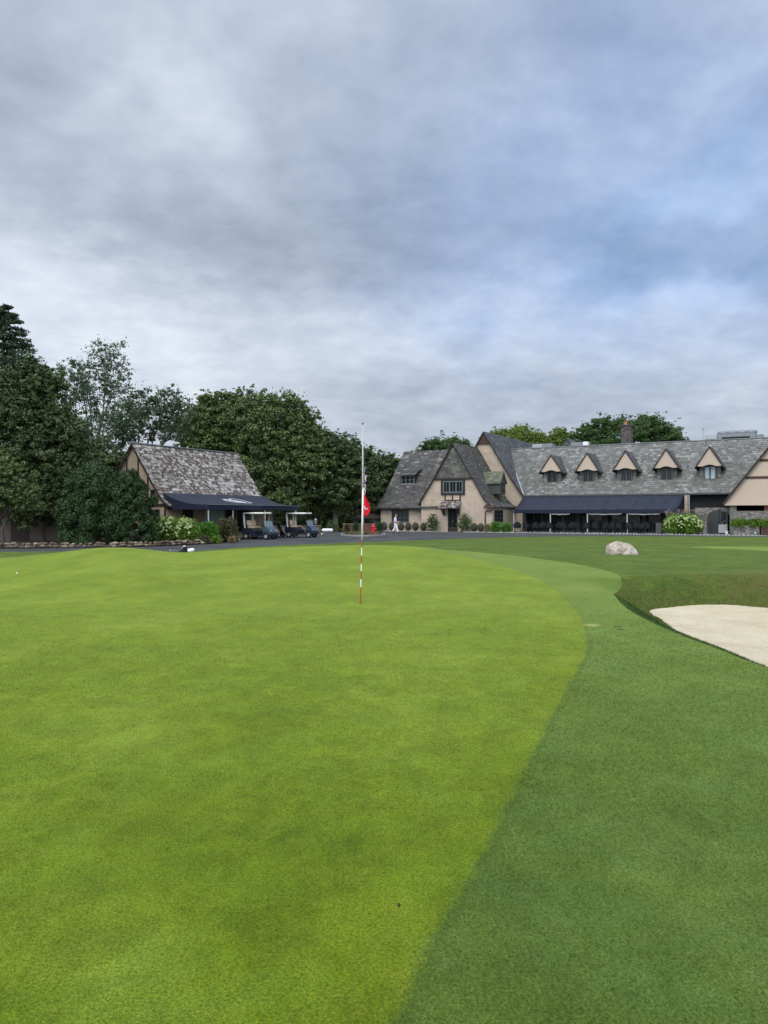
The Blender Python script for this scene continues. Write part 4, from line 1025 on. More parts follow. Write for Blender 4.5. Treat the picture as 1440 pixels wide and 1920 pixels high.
# terrace, kerb, bed in front of the clubhouse
def Bobj(mb, name, mat): o = mb.build(name, mat); o.location = (23.8, 66, 0); o.rotation_euler = (0, 0, R(-30)); return o
tag(Bobj(MB().box(Bu(962, 2), Bu(1368, 2), .12, vM + .4, G - .2, G + .05), 'terrace_floor', M['patio']), kind='structure')
tag(Bobj(MB().box(-31, Bu(836, .1), .12, vL + .1, G - .2, G + .03).box(Bu(866, .1), Bu(962, 2) - .01, .12, vE + .1, G - .2, G + .03), 'planting_bed', M['soil']), kind='structure')
tag(Bobj(MB().box(Bu(836, .1) + .01, Bu(866, .1) - .01, -.05, vE, G - .2, G + .035), 'door_path', M['patio']), kind='structure')
mb = MB(); u = -31.0
while u < 12.5:
    l = random.uniform(.16, .3); px_ok = not (Bu(838, 0) < u < Bu(864, 0))
    if px_ok:
        y_ = random.uniform(-.08, -.03); h_ = random.uniform(.05, .12)
        mb.ball((u + l / 2, y_, G + .02), (l * .48, .09, h_), 4, jit=.12)
    u += l + random.uniform(.0, .05)
tag(Bobj(mb, 'kerb', M['cobble']), kind='structure')

# topiary balls, shrubs at the wall
def at_uv(px, v): return Bp(Bu(px, v), v)
boxes = [(707, 'dim clipped bush tucked at the left corner of the clubhouse wall'), (720, 'rounded clipped bush left of the walking person'), (735, 'rounded clipped bush just behind the walking person'), (752, 'first rounded clipped bush right of the walking person'), (765.5, 'second rounded clipped bush right of the walking person'), (779, 'third rounded clipped bush right of the walking person'), (794, 'rounded clipped bush beside the holly left of the door'), (889, 'rounded clipped bush right of the door, next to the holly'), (901.5, 'rounded clipped bush right of the door, next to the downpipe')]
k0 = None
for i, (px, lab) in enumerate(boxes):
    X, Y = at_uv(px, 1.0)
    if k0 is None:
        o = empty('clipped_bush', (0, 0, 0), 0); cents, rads = [], []
        for k in range(60):
            t = (k + .5) / 60; z = 1 - 2 * t; a = k * 2.4; q = math.sqrt(1 - z * z)
            cents.append((.30 * q * math.cos(a), .30 * q * math.sin(a), .48 + .36 * z)); rads.append(.12)
        np_mesh('foliage', leaf_cloud(cents, rads, 34, .05, 1), 4, M['lf_box'], o)
        mb = MB(); mb.ball((0, 0, .46), (.30, .30, .40), 7, jit=.05); mb.tube([(0, 0, -.05), (0, 0, .3)], .04, 5); mb.build('stem', M['bark'], o); k0 = o
    else: o = copy_tree(k0)
    sc = [.8, .98, .95, .93, .95, .97, .93, .93, .93][i]
    o.location = (X, Y, G + .03); o.rotation_euler = (0, 0, i * 1.3); o.scale = (sc * 1.05, sc * 1.05, sc * 1.05)
    tag(o, lab, 'bush', 'clipped bushes along the clubhouse wall')
def ush(name, label, px, v, wpx, hpx, leaf, mat, n, **kw):
    X, Y = at_uv(px, v); return shrub(name, label, kw.pop('cat', 'shrub'), px, 0, Y, wpx, hpx, leaf, mat, n, zb=G, **kw)
for px, lab, sd in ((811, 'pointed holly shrub left of the clubhouse door', 3), (871, 'pointed holly shrub right of the clubhouse door', 4)):
    X, Y = at_uv(px, .95); k_ = Y / F; rr_ = 11.5 if px < 830 else 13.5
    tree('holly_shrub', lab, 'shrub', (X, Y, G), [L(px, 990, Y, rr_, 9), L(px - 3, 981, Y, rr_ * .85, 9), L(px + 4, 979, Y, rr_ * .7, 8), L(px, 970, Y, rr_ * .5, 8)], .10, M['lf_behind'], .04, 4200, seed=sd, crf=.55, clumps=8, spr=5)
ush('dry_grass_clump', 'small straw-coloured shrub between the clipped bushes and the leafy bed', 914, .9, 14, 17, .07, M['lf_straw'], 1400, seed=5)
ush('leafy_plant', 'bright green leafy plant left of the terrace chairs', 930, .9, 24, 20, .11, M['lf_bright'], 2200, seed=6)
ush('leafy_plant', 'bright green leafy plant with dull red tips next to the first terrace chair', 950, .9, 24, 19, .11, M['lf_bright'], 2200, seed=7)
# hydrangea by the arch, reedy flowers behind, planters
X, Y = at_uv(1280, 1.5)
shrub('hydrangea_bush', 'big round bush of white blooms in front of the right end of the navy awning', 'bush', 1281, 0, Y, 88, 38, .13, M['lf_hyd'], 11000, lobes=9, bloom=170, seed=8, zb=G, bloomr=.085)
X, Y = at_uv(1285, 2.6)
rt = empty('tall_flower_clump', (X, Y, G), R(-30), 'tall reddish feathery stems rising behind the big white bush', 'plant')
mb = MB(); pts = []
for k in range(70):
    a = random.uniform(-1.7, 1.9); h_ = random.uniform(1.75, 2.15); mb.tube([(a, random.uniform(-.3, .3), 0), (a + random.uniform(-.1, .1), 0, h_ * .6), (a + random.uniform(-.3, .3), random.uniform(-.3, .3), h_)], [.012, .01, .006], 4, cap=False); pts.append(mb.v[-1])
mb.build('stem', M['bark'], rt); np_mesh('feathery_head', leaf_cloud(pts, [.13] * len(pts), 30, .06, .8), 4, leafmat('pinkish_head', (.22, .15, .13), (.38, .30, .28)), rt)
def planter(name, lab, px0, px1, v, zt, mat):
    u0, u1 = Bu(px0, v), Bu(px1, v); X, Y = Bp((u0 + u1) / 2, v); h = (u1 - u0) / 2
    o = empty(name, (X, Y, G), R(-30), lab, 'planter'); d = .55
    mb = MB(); mb.box(-h, h, 0, .06, 0, zt); mb.box(-h, h, d - .06, d, 0, zt); mb.box(-h, -h + .06, .06, d - .06, 0, zt); mb.box(h - .06, h, .06, d - .06, 0, zt); mb.build('box', mat, o)
    MB().box(-h + .06, h - .06, .06, d - .06, 0, zt - .06).build('soil', M['soil'], o); return o
planter('wooden_planter', 'weathered grey wooden planter at the left foot of the big white bush', 1229.5, 1240, 1.4, 1.02, M['dim'])
planter('wooden_planter', 'weathered grey wooden planter between the big white bush and the arch', 1311, 1325, 2.2, 1.1, M['stone'])
planter('stone_trough', 'long dark stone trough under the leafy hedge at the right edge', 1374, 1424, 1.5, .82, M['stone'])
planter('wooden_planter', 'brown wooden planter at the far right edge of the terrace', 1427, 1475, 1.4, .78, M['timberR'])
for i, (px, lab, w) in enumerate(((1385, 'leafy hedge plant in the stone trough nearest the arch', 34), (1414, 'leafy hedge plant in the middle of the stone trough', 34), (1445, 'leafy hedge plant cut off by the right edge', 36))):
    X, Y = at_uv(px, 1.75)
    shrub('hedge_plant', lab, 'plant', px, 0, Y, w + 10, 16, .10, M['lf_hyd'], 4200, lobes=9, seed=30 + i, zb=G + .66)
ush('thin_flower_clump', 'thin purplish plant rising above the hedge by the brick pier', 1425, 1.9, 30, 36, .06, M['lf_red'], 900, seed=41)
# white tool cart with a hooped handle in front of the door
X, Y = at_uv(1356, 4.3)
o = empty('utility_cart', (X, Y, G), R(-30), 'pale grey box cart with a hooped handle standing in the arched doorway', 'cart')
MB().box(-.36, .36, -.25, .25, .12, .88).build('cart_box', M['post'], o, bevel=.03)
MB().tube([(-.05, 0, .88), (-.03, 0, 1.12), (.1, 0, 1.22), (.25, 0, 1.12), (.27, 0, .88)], .025, 6).build('handle', M['metald'], o)
for sx in (-.28, .28): MB().tube([(sx, -.22, .07), (sx, -.17, .07)], .07, 10).build('wheel', M['rubber'], o)
X, Y = at_uv(1367, 2.9)
for px, lab in ((1362.5, 'small white bucket at the foot of the arch'), (1416, 'small white ground lamp in front of the stone trough')):
    X, Y = at_uv(px, 2.4 if px < 1400 else .9)
    o = empty('bucket' if px < 1400 else 'ground_lamp', (X, Y, G + .05), 0, lab, 'bucket' if px < 1400 else 'lamp')
    if px < 1400: MB().lathe([(.1, 0), (.13, .3), (.14, .31), (.12, .31), (.09, .03)], 12).build('pail', M['white'], o); MB().tube([(-.13, 0, .3), (0, 0, .42), (.13, 0, .3)], .01, 4).build('handle', M['metald'], o)
    else: MB().lathe([(.02, 0), (.02, .16), (.07, .17), (.08, .22), (.02, .25)], 10).build('lamp_head', M['white'], o); MB().tube([(0, 0, -.1), (0, 0, .02)], .015, 5).build('spike', M['metald'], o)

# terrace chairs and tables
def chair_proto():
    o = empty('wicker_chair'); mb = MB()
    n = 12; ring = []
    for k in range(n + 1):
        t = math.pi * (k / n); x = .31 * math.cos(t); y = -.05 - .27 * math.sin(t)
        hz = .62 + .26 * math.sin(t) ** 1.5
        ring.append((x, y, hz))
    vv = [(x, y, .40) for x, y, z in ring] + [(x * 1.07, y * 1.07, z) for x, y, z in ring] + [(x * .9, y * .9, .40) for x, y, z in ring] + [(x * .97, y * .97, z) for x, y, z in ring]
    m_ = n + 1; fs = []
    for k in range(n): fs += [(k, k + 1, m_ + k + 1, m_ + k), (2 * m_ + k + 1, 2 * m_ + k, 3 * m_ + k, 3 * m_ + k + 1), (m_ + k, m_ + k + 1, 3 * m_ + k + 1, 3 * m_ + k)]
    fs += [(0, m_, 3 * m_, 2 * m_), (n, 2 * m_ + n, 3 * m_ + n, m_ + n)]
    MB().add(vv, fs).tube([(x * 1.03, y * 1.03, z) for x, y, z in ring], .025, 6).build('backrest', M['black'], o, smooth=True)
    MB().box(-.28, .28, -.28, .26, .36, .44).build('seat', M['black'], o, bevel=.02)
    for sx in (-.24, .24):
        for sy in (-.22, .22): MB().tube([(sx * 1.1, sy * 1.1, 0), (sx, sy, .38)], [.018, .024], 6).build('leg', M['black'], o)
    return o
def table_proto():
    o = empty('terrace_table')
    MB().lathe([(.0, .70), (.46, .70), (.48, .72), (.46, .745), (0, .745)], 20).build('tabletop', M['black'], o)
    MB().lathe([(.26, 0), (.26, .03), (.04, .06), (.035, .7)], 12).build('pedestal', M['black'], o); return o
cp_, tp_ = chair_proto(), table_proto()
cpos = [(970, .9, 20), (987, .9, -15), (1003.5, 1.0, 25), (1015, 2.4, 170), (1030.5, .8, 0), (1046, 2.3, 160), (1055, .8, 12), (1072, 2.2, 185), (1086, 1.2, -60), (1100, .8, 5), (1117, .9, -8), (1134, 1.2, 55), (1148, .8, 10), (1161, .85, -5), (1180, .8, 0), (1192, 2.1, 175), (1203, 1.0, 35), (1211, 2.5, 190)]
ordn = ['first', 'second', 'third', 'fourth', 'fifth', 'sixth', 'seventh', 'eighth', 'ninth', 'tenth', 'eleventh', 'twelfth', 'thirteenth', 'fourteenth', 'fifteenth', 'sixteenth', 'seventeenth', 'last']
for i, (px, v, rz) in enumerate(cpos):
    o = cp_ if i == 0 else copy_tree(cp_)
    X, Y = at_uv(px, v); o.location = (X, Y, G + .05); o.rotation_euler = (0, 0, R(rz - 30 + 0)); o.scale = (1.12, 1.12, 1.12)
    tag(o, f'black wicker armchair under the navy awning, {ordn[i]} from the left of the row', 'chair', 'wicker chairs on the terrace')
tl = ['between the first chairs beside the leafy plants', 'beside the second awning post', 'before the middle awning post', 'between the third and fourth awning posts', 'nearest the big white bush']
for i, (px, v) in enumerate(((995, 1.8), (1040, 1.6), (1094, 1.7), (1141, 1.9), (1197, 1.6))):
    o = tp_ if i == 0 else copy_tree(tp_)
    X, Y = at_uv(px, v); o.location = (X, Y, G + .05)
    tag(o, 'round dark terrace table ' + tl[i], 'table', 'round tables on the terrace')

# ------------------------------------------------------------------ outbuilding
OB = empty('outbuilding', (-14.77, 52, 0), R(60), 'small tan outbuilding with a steep lichened slate roof and half-timbered gable', 'building')
wr = 3.13
half = [(-.45, 2.26), (.1, 2.62), (.66, 3.25), (wr, 6.62)]
prof = half + [(2 * wr - a_, z_) for a_, z_ in half[-2::-1]]
MB().prism([(0, G - .1), (2 * wr, G - .1), (2 * wr, 2.35), (2 * wr - .66, 3.1), (wr, 6.4), (.66, 3.1), (0, 2.35)], 0, 10.6, axis='x').build('wall', M['wallA'], OB)
MB().roof(prof, -.18, 10.9, .13, axis='x', seg=2).build('roof', M['slateA'], OB)
mb = MB()
for a_, c_ in zip(prof[:-1], prof[1:]): mb.bar((-.2, a_[0], a_[1] - .1), (-.2, c_[0], c_[1] - .1), .05, .12)
mb.build('barge_board', M['timber'], OB)
MB().box(-.2, 10.9, wr - .09, wr + .09, 6.6, 6.67).build('ridge_cap', M['metald'], OB)
mb = MB()
def rz_(w_): a_ = min(w_, 2 * wr - w_); return np.interp(a_, [h[0] for h in half], [h[1] for h in half]) - .14
for px in (238, 259.5, 277.5, 296, 310):
    w_ = Aw(px); zlo = 2.35 if px > 300 else 2.42
    if px == 310: mb.box(-.05, .02, .0, .12, G, 2.3)
    else: mb.box(-.05, .02, w_ - .055, w_ + .055, 2.36, rz_(w_))
for w_ in (5.0, 5.7): mb.box(-.05, .02, w_ - .055, w_ + .055, 2.36, rz_(w_))
mb.box(-.07, .02, -.1, 2 * wr + .1, 2.2, 2.36); mb.build('half_timbering', M['timber'], OB)
window(OB, Aw(292), Aw(283), 2.6, 3.35, 0, 1, 3, .06, M['frame'], axis='x', sgn=-1)
window(OB, Aw(300), Aw(283), .9, 2.0, 0, 2, 4, .06, M['frame'], axis='x', sgn=-1)
# shopfront under the awning (wall plane y=0, facing -y)
window(OB, As(341), As(361), .8, 2.15, 0, 2, 1, .06, M['frame'])
window(OB, As(383), As(419), .9, 2.1, 0, 2, 1, .05, M['post'], M['glassL'])
dr = MB().box(As(422), As(441), -.05, .02, G, 2.1).build('door', M['frame'], OB)
MB().box(As(424), As(439), -.065, -.05, G + .3, 1.95).build('pane', M['glass'], dr); MB().box(As(425), As(426), -.12, -.06, .85, 1.0).build('handle', M['metal'], dr)
window(OB, As(444), As(468), .3, 2.1, 0, 3, 1, .06, M['frame'])
# awning: canopy with sag, hipped at the far end
AO = empty('awning'); AO.parent = OB
s0, s1t, s1b = .12, 11.0, 10.0; wt, wf, ht, hb = .38, -3.75, 3.10, 2.27
nx_, ny_ = 20, 10; vs_, fs_ = [], []
def ao(t_, q): s_ = s0 * (1 - q) + (s1t + (s1b - s1t) * t_) * q; return (s_, wt + (wf - wt) * t_, ht + (hb - ht) * t_ - .26 * math.sin(math.pi * t_ ** .9) + (.14 * q * (1 - q) * 4 * math.sin(math.pi * t_)))
for j in range(ny_ + 1):
    for i in range(nx_ + 1): vs_.append(ao(j / ny_, i / nx_))
for j in range(ny_):
    for i in range(nx_): q = j * (nx_ + 1) + i; fs_.append((q, q + 1, q + nx_ + 2, q + nx_ + 1))
o = MB().add(vs_, fs_).build('canopy', M['navy'], AO, smooth=True); so = o.modifiers.new('thick', 'SOLIDIFY'); so.thickness = .02; so.offset = 0
def scallop(x0, x1, y, zlo, zhi, w=.22):
    n_ = int((x1 - x0) / w); mb_ = MB(); tp, bt = [], []
    for k in range(n_ * 4 + 1):
        x_ = x0 + (x1 - x0) * k / (n_ * 4); tp.append((x_, y, zhi)); bt.append((x_, y, zlo - .045 * math.sin(math.pi * (k % 4) / 4)))
    L_ = len(tp); o_ = mb_.add(tp + bt, [(k, k + 1, L_ + k + 1, L_ + k) for k in range(L_ - 1)]); return o_
o = scallop(s0, s1b, wf - .01, 1.98, hb + .01).build('valance', M['navyd'], AO); so = o.modifiers.new('thick', 'SOLIDIFY'); so.thickness = .015
o = MB().add([ao(k / 10, 0) for k in range(11)] + [(s0, wt + (wf - wt) * k / 10, 1.95 + .03 * (k % 2)) for k in range(11)], [(k, k + 1, k + 12, k + 11) for k in range(10)]).build('side_curtain', M['navyd'], AO); so = o.modifiers.new('thick', 'SOLIDIFY'); so.thickness = .015
o = MB().add([ao(k / 10, 1) for k in range(11)] + [(ao(k / 10, 1)[0], wt + (wf - wt) * k / 10, 1.95) for k in range(11)], [(k, k + 1, k + 12, k + 11) for k in range(10)]).build('side_curtain', M['navyd'], AO); so = o.modifiers.new('thick', 'SOLIDIFY'); so.thickness = .015
mb = MB(); mb.bar((s0, wf - .03, hb + .02), (s1b, wf - .03, hb + .02), .03); mb.build('edge_piping', M['metald'], AO)
for s_ in (.2, 2.6, 6.05, 9.75): MB().tube([(s_, wf + .1, G), (s_, wf + .1, 2.2)], .045, 8).build('post', M['post'], AO)
# white emblem: an open oval beside a tangle of monogram strokes, lying on the canvas
mb = MB()
def em(s_, d): # s along, d down the slope
    t_ = .50 + d * .34; q = (s_ - s0) / (s1b + .4 - s0); p_ = ao(t_, q); return (p_[0], p_[1] - .0, p_[2] + .035)
sc_ = 5.4
for k in range(24):
    a, b_ = 2 * math.pi * k / 24, 2 * math.pi * (k + 1) / 24
    mb.bar(em(sc_ + .2 + .62 * math.cos(a), .72 * math.sin(a)), em(sc_ + .2 + .62 * math.cos(b_), .72 * math.sin(b_)), .055, .02)
for k in range(10):
    a, b_ = .6 + 4.6 * k / 10, .6 + 4.6 * (k + 1) / 10
    mb.bar(em(sc_ - .75 + .42 * math.cos(a), .5 * math.sin(a)), em(sc_ - .75 + .42 * math.cos(b_), .5 * math.sin(b_)), .07, .02)
for x0, x1 in ((-1.0, -.4), (-.7, -.1), (-.35, .1)): mb.bar(em(sc_ + x0, -.5), em(sc_ + x1, .5), .07, .02)
mb.build('emblem', M['white'], AO)

# tan building behind the far left trees; shade painted into its wall colour
M['shed'] = brickwall('shaded_tan_wall', (.15, .115, .085))
ob = empty('back_shed', (W(70, 0, 50).x, 50, G), R(12), 'tan-walled building, darkened to look shaded, glimpsed under the trees at the far left', 'building')
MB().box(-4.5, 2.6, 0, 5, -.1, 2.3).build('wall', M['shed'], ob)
MB().roof([(-.5, 2.2), (2.5, 4.6), (5.5, 2.2)], -4.9, 3.0, .12, axis='x').build('roof', M['slateE'], ob)
MB().box(-1.6, -.5, -.04, .02, 0, 2.0).build('door', M['timber'], ob)

# bed, rock border, plants in front of the outbuilding
border = [flat(*q) for q in [(-120, 1029.5), (0, 1028.8), (70, 1028.2), (130, 1027.5), (200, 1026.6), (260, 1025.6), (320, 1023.6), (380, 1020.5), (425, 1016.5), (450, 1012.5), (455, 1009)]]
bd = smooth_poly(border, 6)[:-12]
mb = MB()
polyb = [tuple(p_) for p_ in bd] + [Ap(5.3, -.1), Ap(0, -.1), Ap(-.1, 6), (-26, 52), (-40, 52)]
bmq = bmesh.new(); fv = [bmq.verts.new((x, y, G + .03)) for x, y in polyb]; f_ = bmq.faces.new(fv); bmesh.ops.triangulate(bmq, faces=[f_]); bmesh.ops.recalc_face_normals(bmq, faces=bmq.faces)
me = bpy.data.meshes.new('planting_bed'); bmq.to_mesh(me); me.materials.append(M['soil']); tag(link('planting_bed', me), kind='structure')
for (x0, y0), (x1, y1) in zip(bd[:-1], bd[1:]):
    n = max(1, int(math.hypot(x1 - x0, y1 - y0) / .16))
    for k in range(n):
        t_ = (k + random.random() * .5) / n; x = x0 + (x1 - x0) * t_; y = y0 + (y1 - y0) * t_
        for lay in range(2):
            s_ = random.uniform(.07, .16)
            mb.ball((x + random.uniform(-.06, .06), y + .12 + lay * .1 + random.uniform(-.08, .12), G + .06 + lay * .13 + random.uniform(0, .06)), (s_ * 1.2, s_, s_ * .62), 4, jit=.2)
def mk_rocks():
    m, t, p = nt('border_rocks'); n = N(t); co = n('ShaderNodeTexCoord').outputs['Object']
    vo = n('ShaderNodeTexVoronoi', {'Vector': co, 'Scale': 2.8}); r = n('ShaderNodeSeparateColor', {0: vo.outputs['Color']}).outputs[0]
    c = n.ramp(r, [(0, (.05, .032, .02)), (.5, (.125, .085, .052)), (.88, (.20, .155, .105)), (1, (.40, .35, .28))])
    c = n.mix(1.0, c, n.ramp(n.noise(co, 9, 4), [(.3, .65), (.7, 1.15)]), 'MULTIPLY')
    t.links.new(c, p.inputs['Base Color']); p.inputs['Roughness'].default_value = .9; return m
tag(mb.build('rock_border', mk_rocks()), 'low border of rough tan and brown rocks curving round the planting bed', 'stone wall')
shrub('hydrangea_bush', 'cream-flowered bush at the corner of the outbuilding, beside the narrower dark shrub', 'bush', 314, 0, 46.5, 50, 50, .12, M['lf_hyd'], 7500, lobes=7, bloom=125, seed=11, zb=G, bloomr=.085)
shrub('hydrangea_bush', 'cream-flowered bush in front of the left awning window', 'bush', 350, 0, 46.2, 46, 48, .12, M['lf_hyd'], 7000, lobes=7, bloom=100, seed=12, zb=G, bloomr=.085)
shrub('green_bush', 'bright green flowerless bush right of the cream-flowered bushes', 'bush', 388, 0, 47.2, 42, 38, .12, M['lf_bright'], 5500, lobes=6, seed=13, zb=G)
shrub('russet_bush', 'tall russet-green bush at the right end of the bed beside the golf cart', 'bush', 424, 0, 48.2, 44, 46, .11, M['lf_red'], 5500, lobes=6, seed=14, zb=G)
shrub('low_plant', 'low yellow-green plant at the foot of the russet bush', 'plant', 408, 0, 46, 30, 15, .1, M['lf_hyd'], 2000, lobes=4, seed=15, zb=G)
shrub('low_plant', 'low russet plant by the rocks under the green bush', 'plant', 382, 0, 45.2, 30, 16, .1, M['lf_red'], 2000, lobes=4, seed=16, zb=G)
shrub('low_plant', 'low yellowish plant at the tip of the rock border', 'plant', 434, 0, 47.2, 22, 12, .1, M['lf_straw'], 1400, lobes=4, seed=17, zb=G)
shrub('low_plant', 'low dark plant between the narrower dark shrub and the rocks', 'plant', 286, 0, 44.5, 32, 18, .1, M['lf_yew'], 2200, lobes=4, seed=18, zb=G)

# ------------------------------------------------------------------ golf carts
def cart(label, px, Yd, rz, cowl, bags):
    X = W(px, 0, Yd).x; o = empty('golf_cart', (X, Yd, G), rz, label, 'golf cart', 'golf carts parked by the outbuilding')
    # local: +x forward, y width 1.2
    def side(poly, y0, y1, mat, name, bev=.03): return MB().prism(poly, y0, y1).build(name, mat, o, bevel=bev)
    side([(-1.12, .36), (-1.15, .72), (-.95, .80), (-.25, .78), (-.2, .62), (.02, .60), (.02, .34), (.62, .30), (.64, .24), (-.3, .24), (-.42, .34), (-.55, .44), (-.75, .44), (-.9, .36)], -.58, .58, M['cartbody'], 'body')
    side([(.55, .28), (.60, .80), (.70, .93), (.86, .90), (1.12, .68), (1.22, .52), (1.22, .34), (1.08, .30), (.98, .46), (.8, .5), (.66, .42)], -.52, .52, cowl, 'cowl', .05)
    mb = MB(); mb.box(1.16, 1.26, -.5, .5, .26, .40); mb.build('bumper', M['rubber'], o, bevel=.02)
    for sy in (-.36, .36): MB().ball((1.16, sy, .60), (.06, .10, .05), 6).build('headlight', M['glassL'], o, smooth=True)
    MB().box(-.72, -.18, -.52, .52, .78, .92).build('seat', M['seat'], o, bevel=.05)
    MB().prism([(-.74, .96), (-.60, .94), (-.68, 1.34), (-.80, 1.34)], -.52, .52).build('seat_back', M['seat'], o, bevel=.04)
    MB().box(-.18, .55, -.5, .5, .26, .31).build('floor_mat', M['rubber'], o)
    MB().box(-1.02, .62, -.60, .60, 1.79, 1.90).build('roof', M['cream'], o, bevel=.035)
    for sy in (-.54, .54):
        MB().tube([(.78, sy, .86), (.60, sy, 1.35), (.50, sy, 1.80)], .018, 6).build('front_strut', M['rubber'], o)
        MB().prism([(-1.02, 1.80), (-.93, 1.80), (-.88, 1.3), (-.84, .80), (-.92, .80), (-1.0, 1.3)], sy - .025, sy + .025).build('rear_strut', M['cream'], o)
    MB().add([(.80, -.52, .90), (.80, .52, .90), (.66, .52, 1.30), (.66, -.52, 1.30), (.81, -.52, .90), (.81, .52, .90), (.67, .52, 1.30), (.67, -.52, 1.30)], [(0, 1, 2, 3), (7, 6, 5, 4), (0, 4, 5, 1), (1, 5, 6, 2), (2, 6, 7, 3), (3, 7, 4, 0)]).build('windscreen', M['screen'], o)
    st = MB().tube([(.62, -.28, .75), (.42, -.28, 1.02)], .02, 6)
    pts = [(.42 + .06 * math.sin(a) * 1, -.28 + .16 * math.cos(a), 1.03 + .13 * math.sin(a)) for a in [k * math.pi / 6 for k in range(13)]]
    st.tube(pts, .016, 5); st.build('steering_wheel', M['rubber'], o)
    for x_ in (-.78, .86):
        for sy in (-1, 1):
            w_ = MB(); b0 = len(w_.v)
            pr = [(.13, .07), (.20, .09), (.225, .06), (.225, -.06), (.20, -.09), (.13, -.07)]
            n = 18
            for r_, y_ in pr:
                for k in range(n): t = 2 * math.pi * k / n; w_.v.append((x_ + r_ * math.cos(t), sy * .50 + y_, .225 + r_ * math.sin(t)))
            for i in range(len(pr)):
                i2 = (i + 1) % len(pr)
                for k in range(n): k2 = (k + 1) % n; w_.f.append((i * n + k, i * n + k2, i2 * n + k2, i2 * n + k)); w_.m.append(0)
            wo = w_.build('wheel', M['rubber'], o, smooth=True)
            MB().tube([(x_, sy * .46, .225), (x_, sy * .575, .225)], [.13, .115], 14).build('hub', M['metal'], wo)
    MB().prism([(-1.18, .72), (-.92, .72), (-.92, .78), (-1.12, .80)], -.5, .5).build('bag_well', M['rubber'], o)
    for q in range(bags):   # bags are strapped on, but would lift away
        y_ = -.24 + q * .46
        bx = empty('golf_bag', (0, 0, 0), 0, f'dark golf bag strapped behind the seat of the {"left" if px < 520 else "right"} golf cart, {"near" if q == 0 else "far"} side', 'golf bag', 'golf bags on the carts')
        m4 = Matrix.Rotation(rz, 4, 'Z'); p_ = m4 @ Vector((-1.03, y_, .76)); bx.location = (X + p_.x, Yd + p_.y, G + p_.z); bx.rotation_euler = (0, -.12, rz)
        MB().lathe([(.11, 0), (.13, .05), (.12, .4), (.14, .62), (.13, .66), (.03, .64)], 12).build('bag', M['cartbody'] if q else M['frame'], bx, smooth=True)
        for k in range(5):
            a = k * 1.25; x, y = .06 * math.cos(a), .06 * math.sin(a)
            c_ = MB().tube([(x, y, .5), (x * 1.5, y * 1.5, .82)], .007, 5).ball((x * 1.6, y * 1.6 - .02, .85), (.04, .03, .025), 5)
            c_.build('club', M['metal'], bx)
    return o
cart('golf cart with a slate blue nose parked just under the awning end', 487, 54.2, R(-24), M['cowl'], 2)
cart('golf cart with a navy nose parked farther right, next to the lamp pillar', 565, 58.6, R(-20), M['cowl2'], 1)
MBt = empty('hanging_mirror', (0, 0, 0))
bpy.data.objects.remove(MBt)
# push trolley between the carts
X = W(527, 0, 59.5).x
o = empty('golf_trolley', (X, 59.5, G), R(-20), 'black golf push trolley with pale wheel hubs standing between the two carts', 'golf trolley')
for sy in (-.35, .35):
    wo = MB().tube([(0, sy - .03, .17), (0, sy + .03, .17)], .17, 16).build('wheel', M['rubber'], o); MB().tube([(0, sy - .045, .17), (0, sy + .045, .17)], .09, 12).build('hub', M['white'], wo)
mb = MB(); mb.tube([(0, -.35, .17), (0, .35, .17)], .02, 6); mb.tube([(-.1, 0, .1), (.1, 0, .5), (-.45, 0, 1.05)], .025, 6); mb.tube([(0, 0, .2), (.6, 0, .15)], .02, 6); mb.tube([(-.45, -.18, 1.05), (-.45, .18, 1.05)], .02, 6); mb.build('frame', M['rubber'], o)
MB().tube([(.6, -.03, .14), (.6, .03, .14)], .13, 12).build('wheel', M['rubber'], o)
MB().tube([(.12, 0, .2), (-.02, 0, .55), (-.25, 0, 1.0)], [.13, .14, .15], 10).build('bag', M['cartbody'], o, smooth=True)
# low brown wall behind, pillar with lamp, tank, brick wall, pavilion
def lowwall(name, lab, px0, px1, Y0, Y1, top, mat, th=.35, cap=True):
    a, b_ = Vector((W(px0, 0, Y0).x, Y0, 0)), Vector((W(px1, 0, Y1).x, Y1, 0)); d = b_ - a
    o = empty(name, (a.x, a.y, G), math.atan2(d.y, d.x), lab, 'wall')
    MB().box(0, d.length, 0, th, -.2, top).build('masonry', mat, o)
    if cap: MB().box(-.04, d.length + .04, -.04, th + .04, top, top + .07).build('coping', M['stoneB'], o, bevel=.01)
lowwall('stone_wall', 'low brown stone wall behind the golf carts under the trees', 478, 588, 63.5, 65.5, .74, M['stoneB'])
X = W(592, 0, 64).x; zt = 1.62 - 20 * 64 / F - G
o = empty('lamp_pillar', (X, 64, G), R(-20), 'square stone pillar carrying a lantern, beside the right golf cart', 'pillar')
MB().box(-.33, .33, -.33, .33, -.1, zt - .07).build('pillar', M['stoneB'], o); MB().box(-.38, .38, -.38, .38, zt - .07, zt).build('coping', M['stoneB'], o, bevel=.01)
ln = MB().lathe([(.05, 0), (.04, .1), (.10, .13), (.15, .42), (.17, .44), (.05, .56), (.01, .62)], 6, (0, 0, zt)).build('lantern', M['metald'], o)
MB().lathe([(.08, .15), (.125, .41)], 6, (0, 0, zt)).build('lantern_glass', M['glassL'], ln)
X = W(614, 0, 72).x
o = empty('white_tank', (X, 72, G), R(5), 'small white horizontal tank on legs under the pale forked tree', 'tank')
MB().tube([(-.52, 0, .28), (-.44, 0, .28), (.44, 0, .28), (.52, 0, .28)], [.08, .16, .16, .08], 14).build('tank', M['white'], o, smooth=True)
for sx in (-.3, .3): MB().box(sx - .03, sx + .03, -.12, .12, 0, .16).build('leg', M['metald'], o)
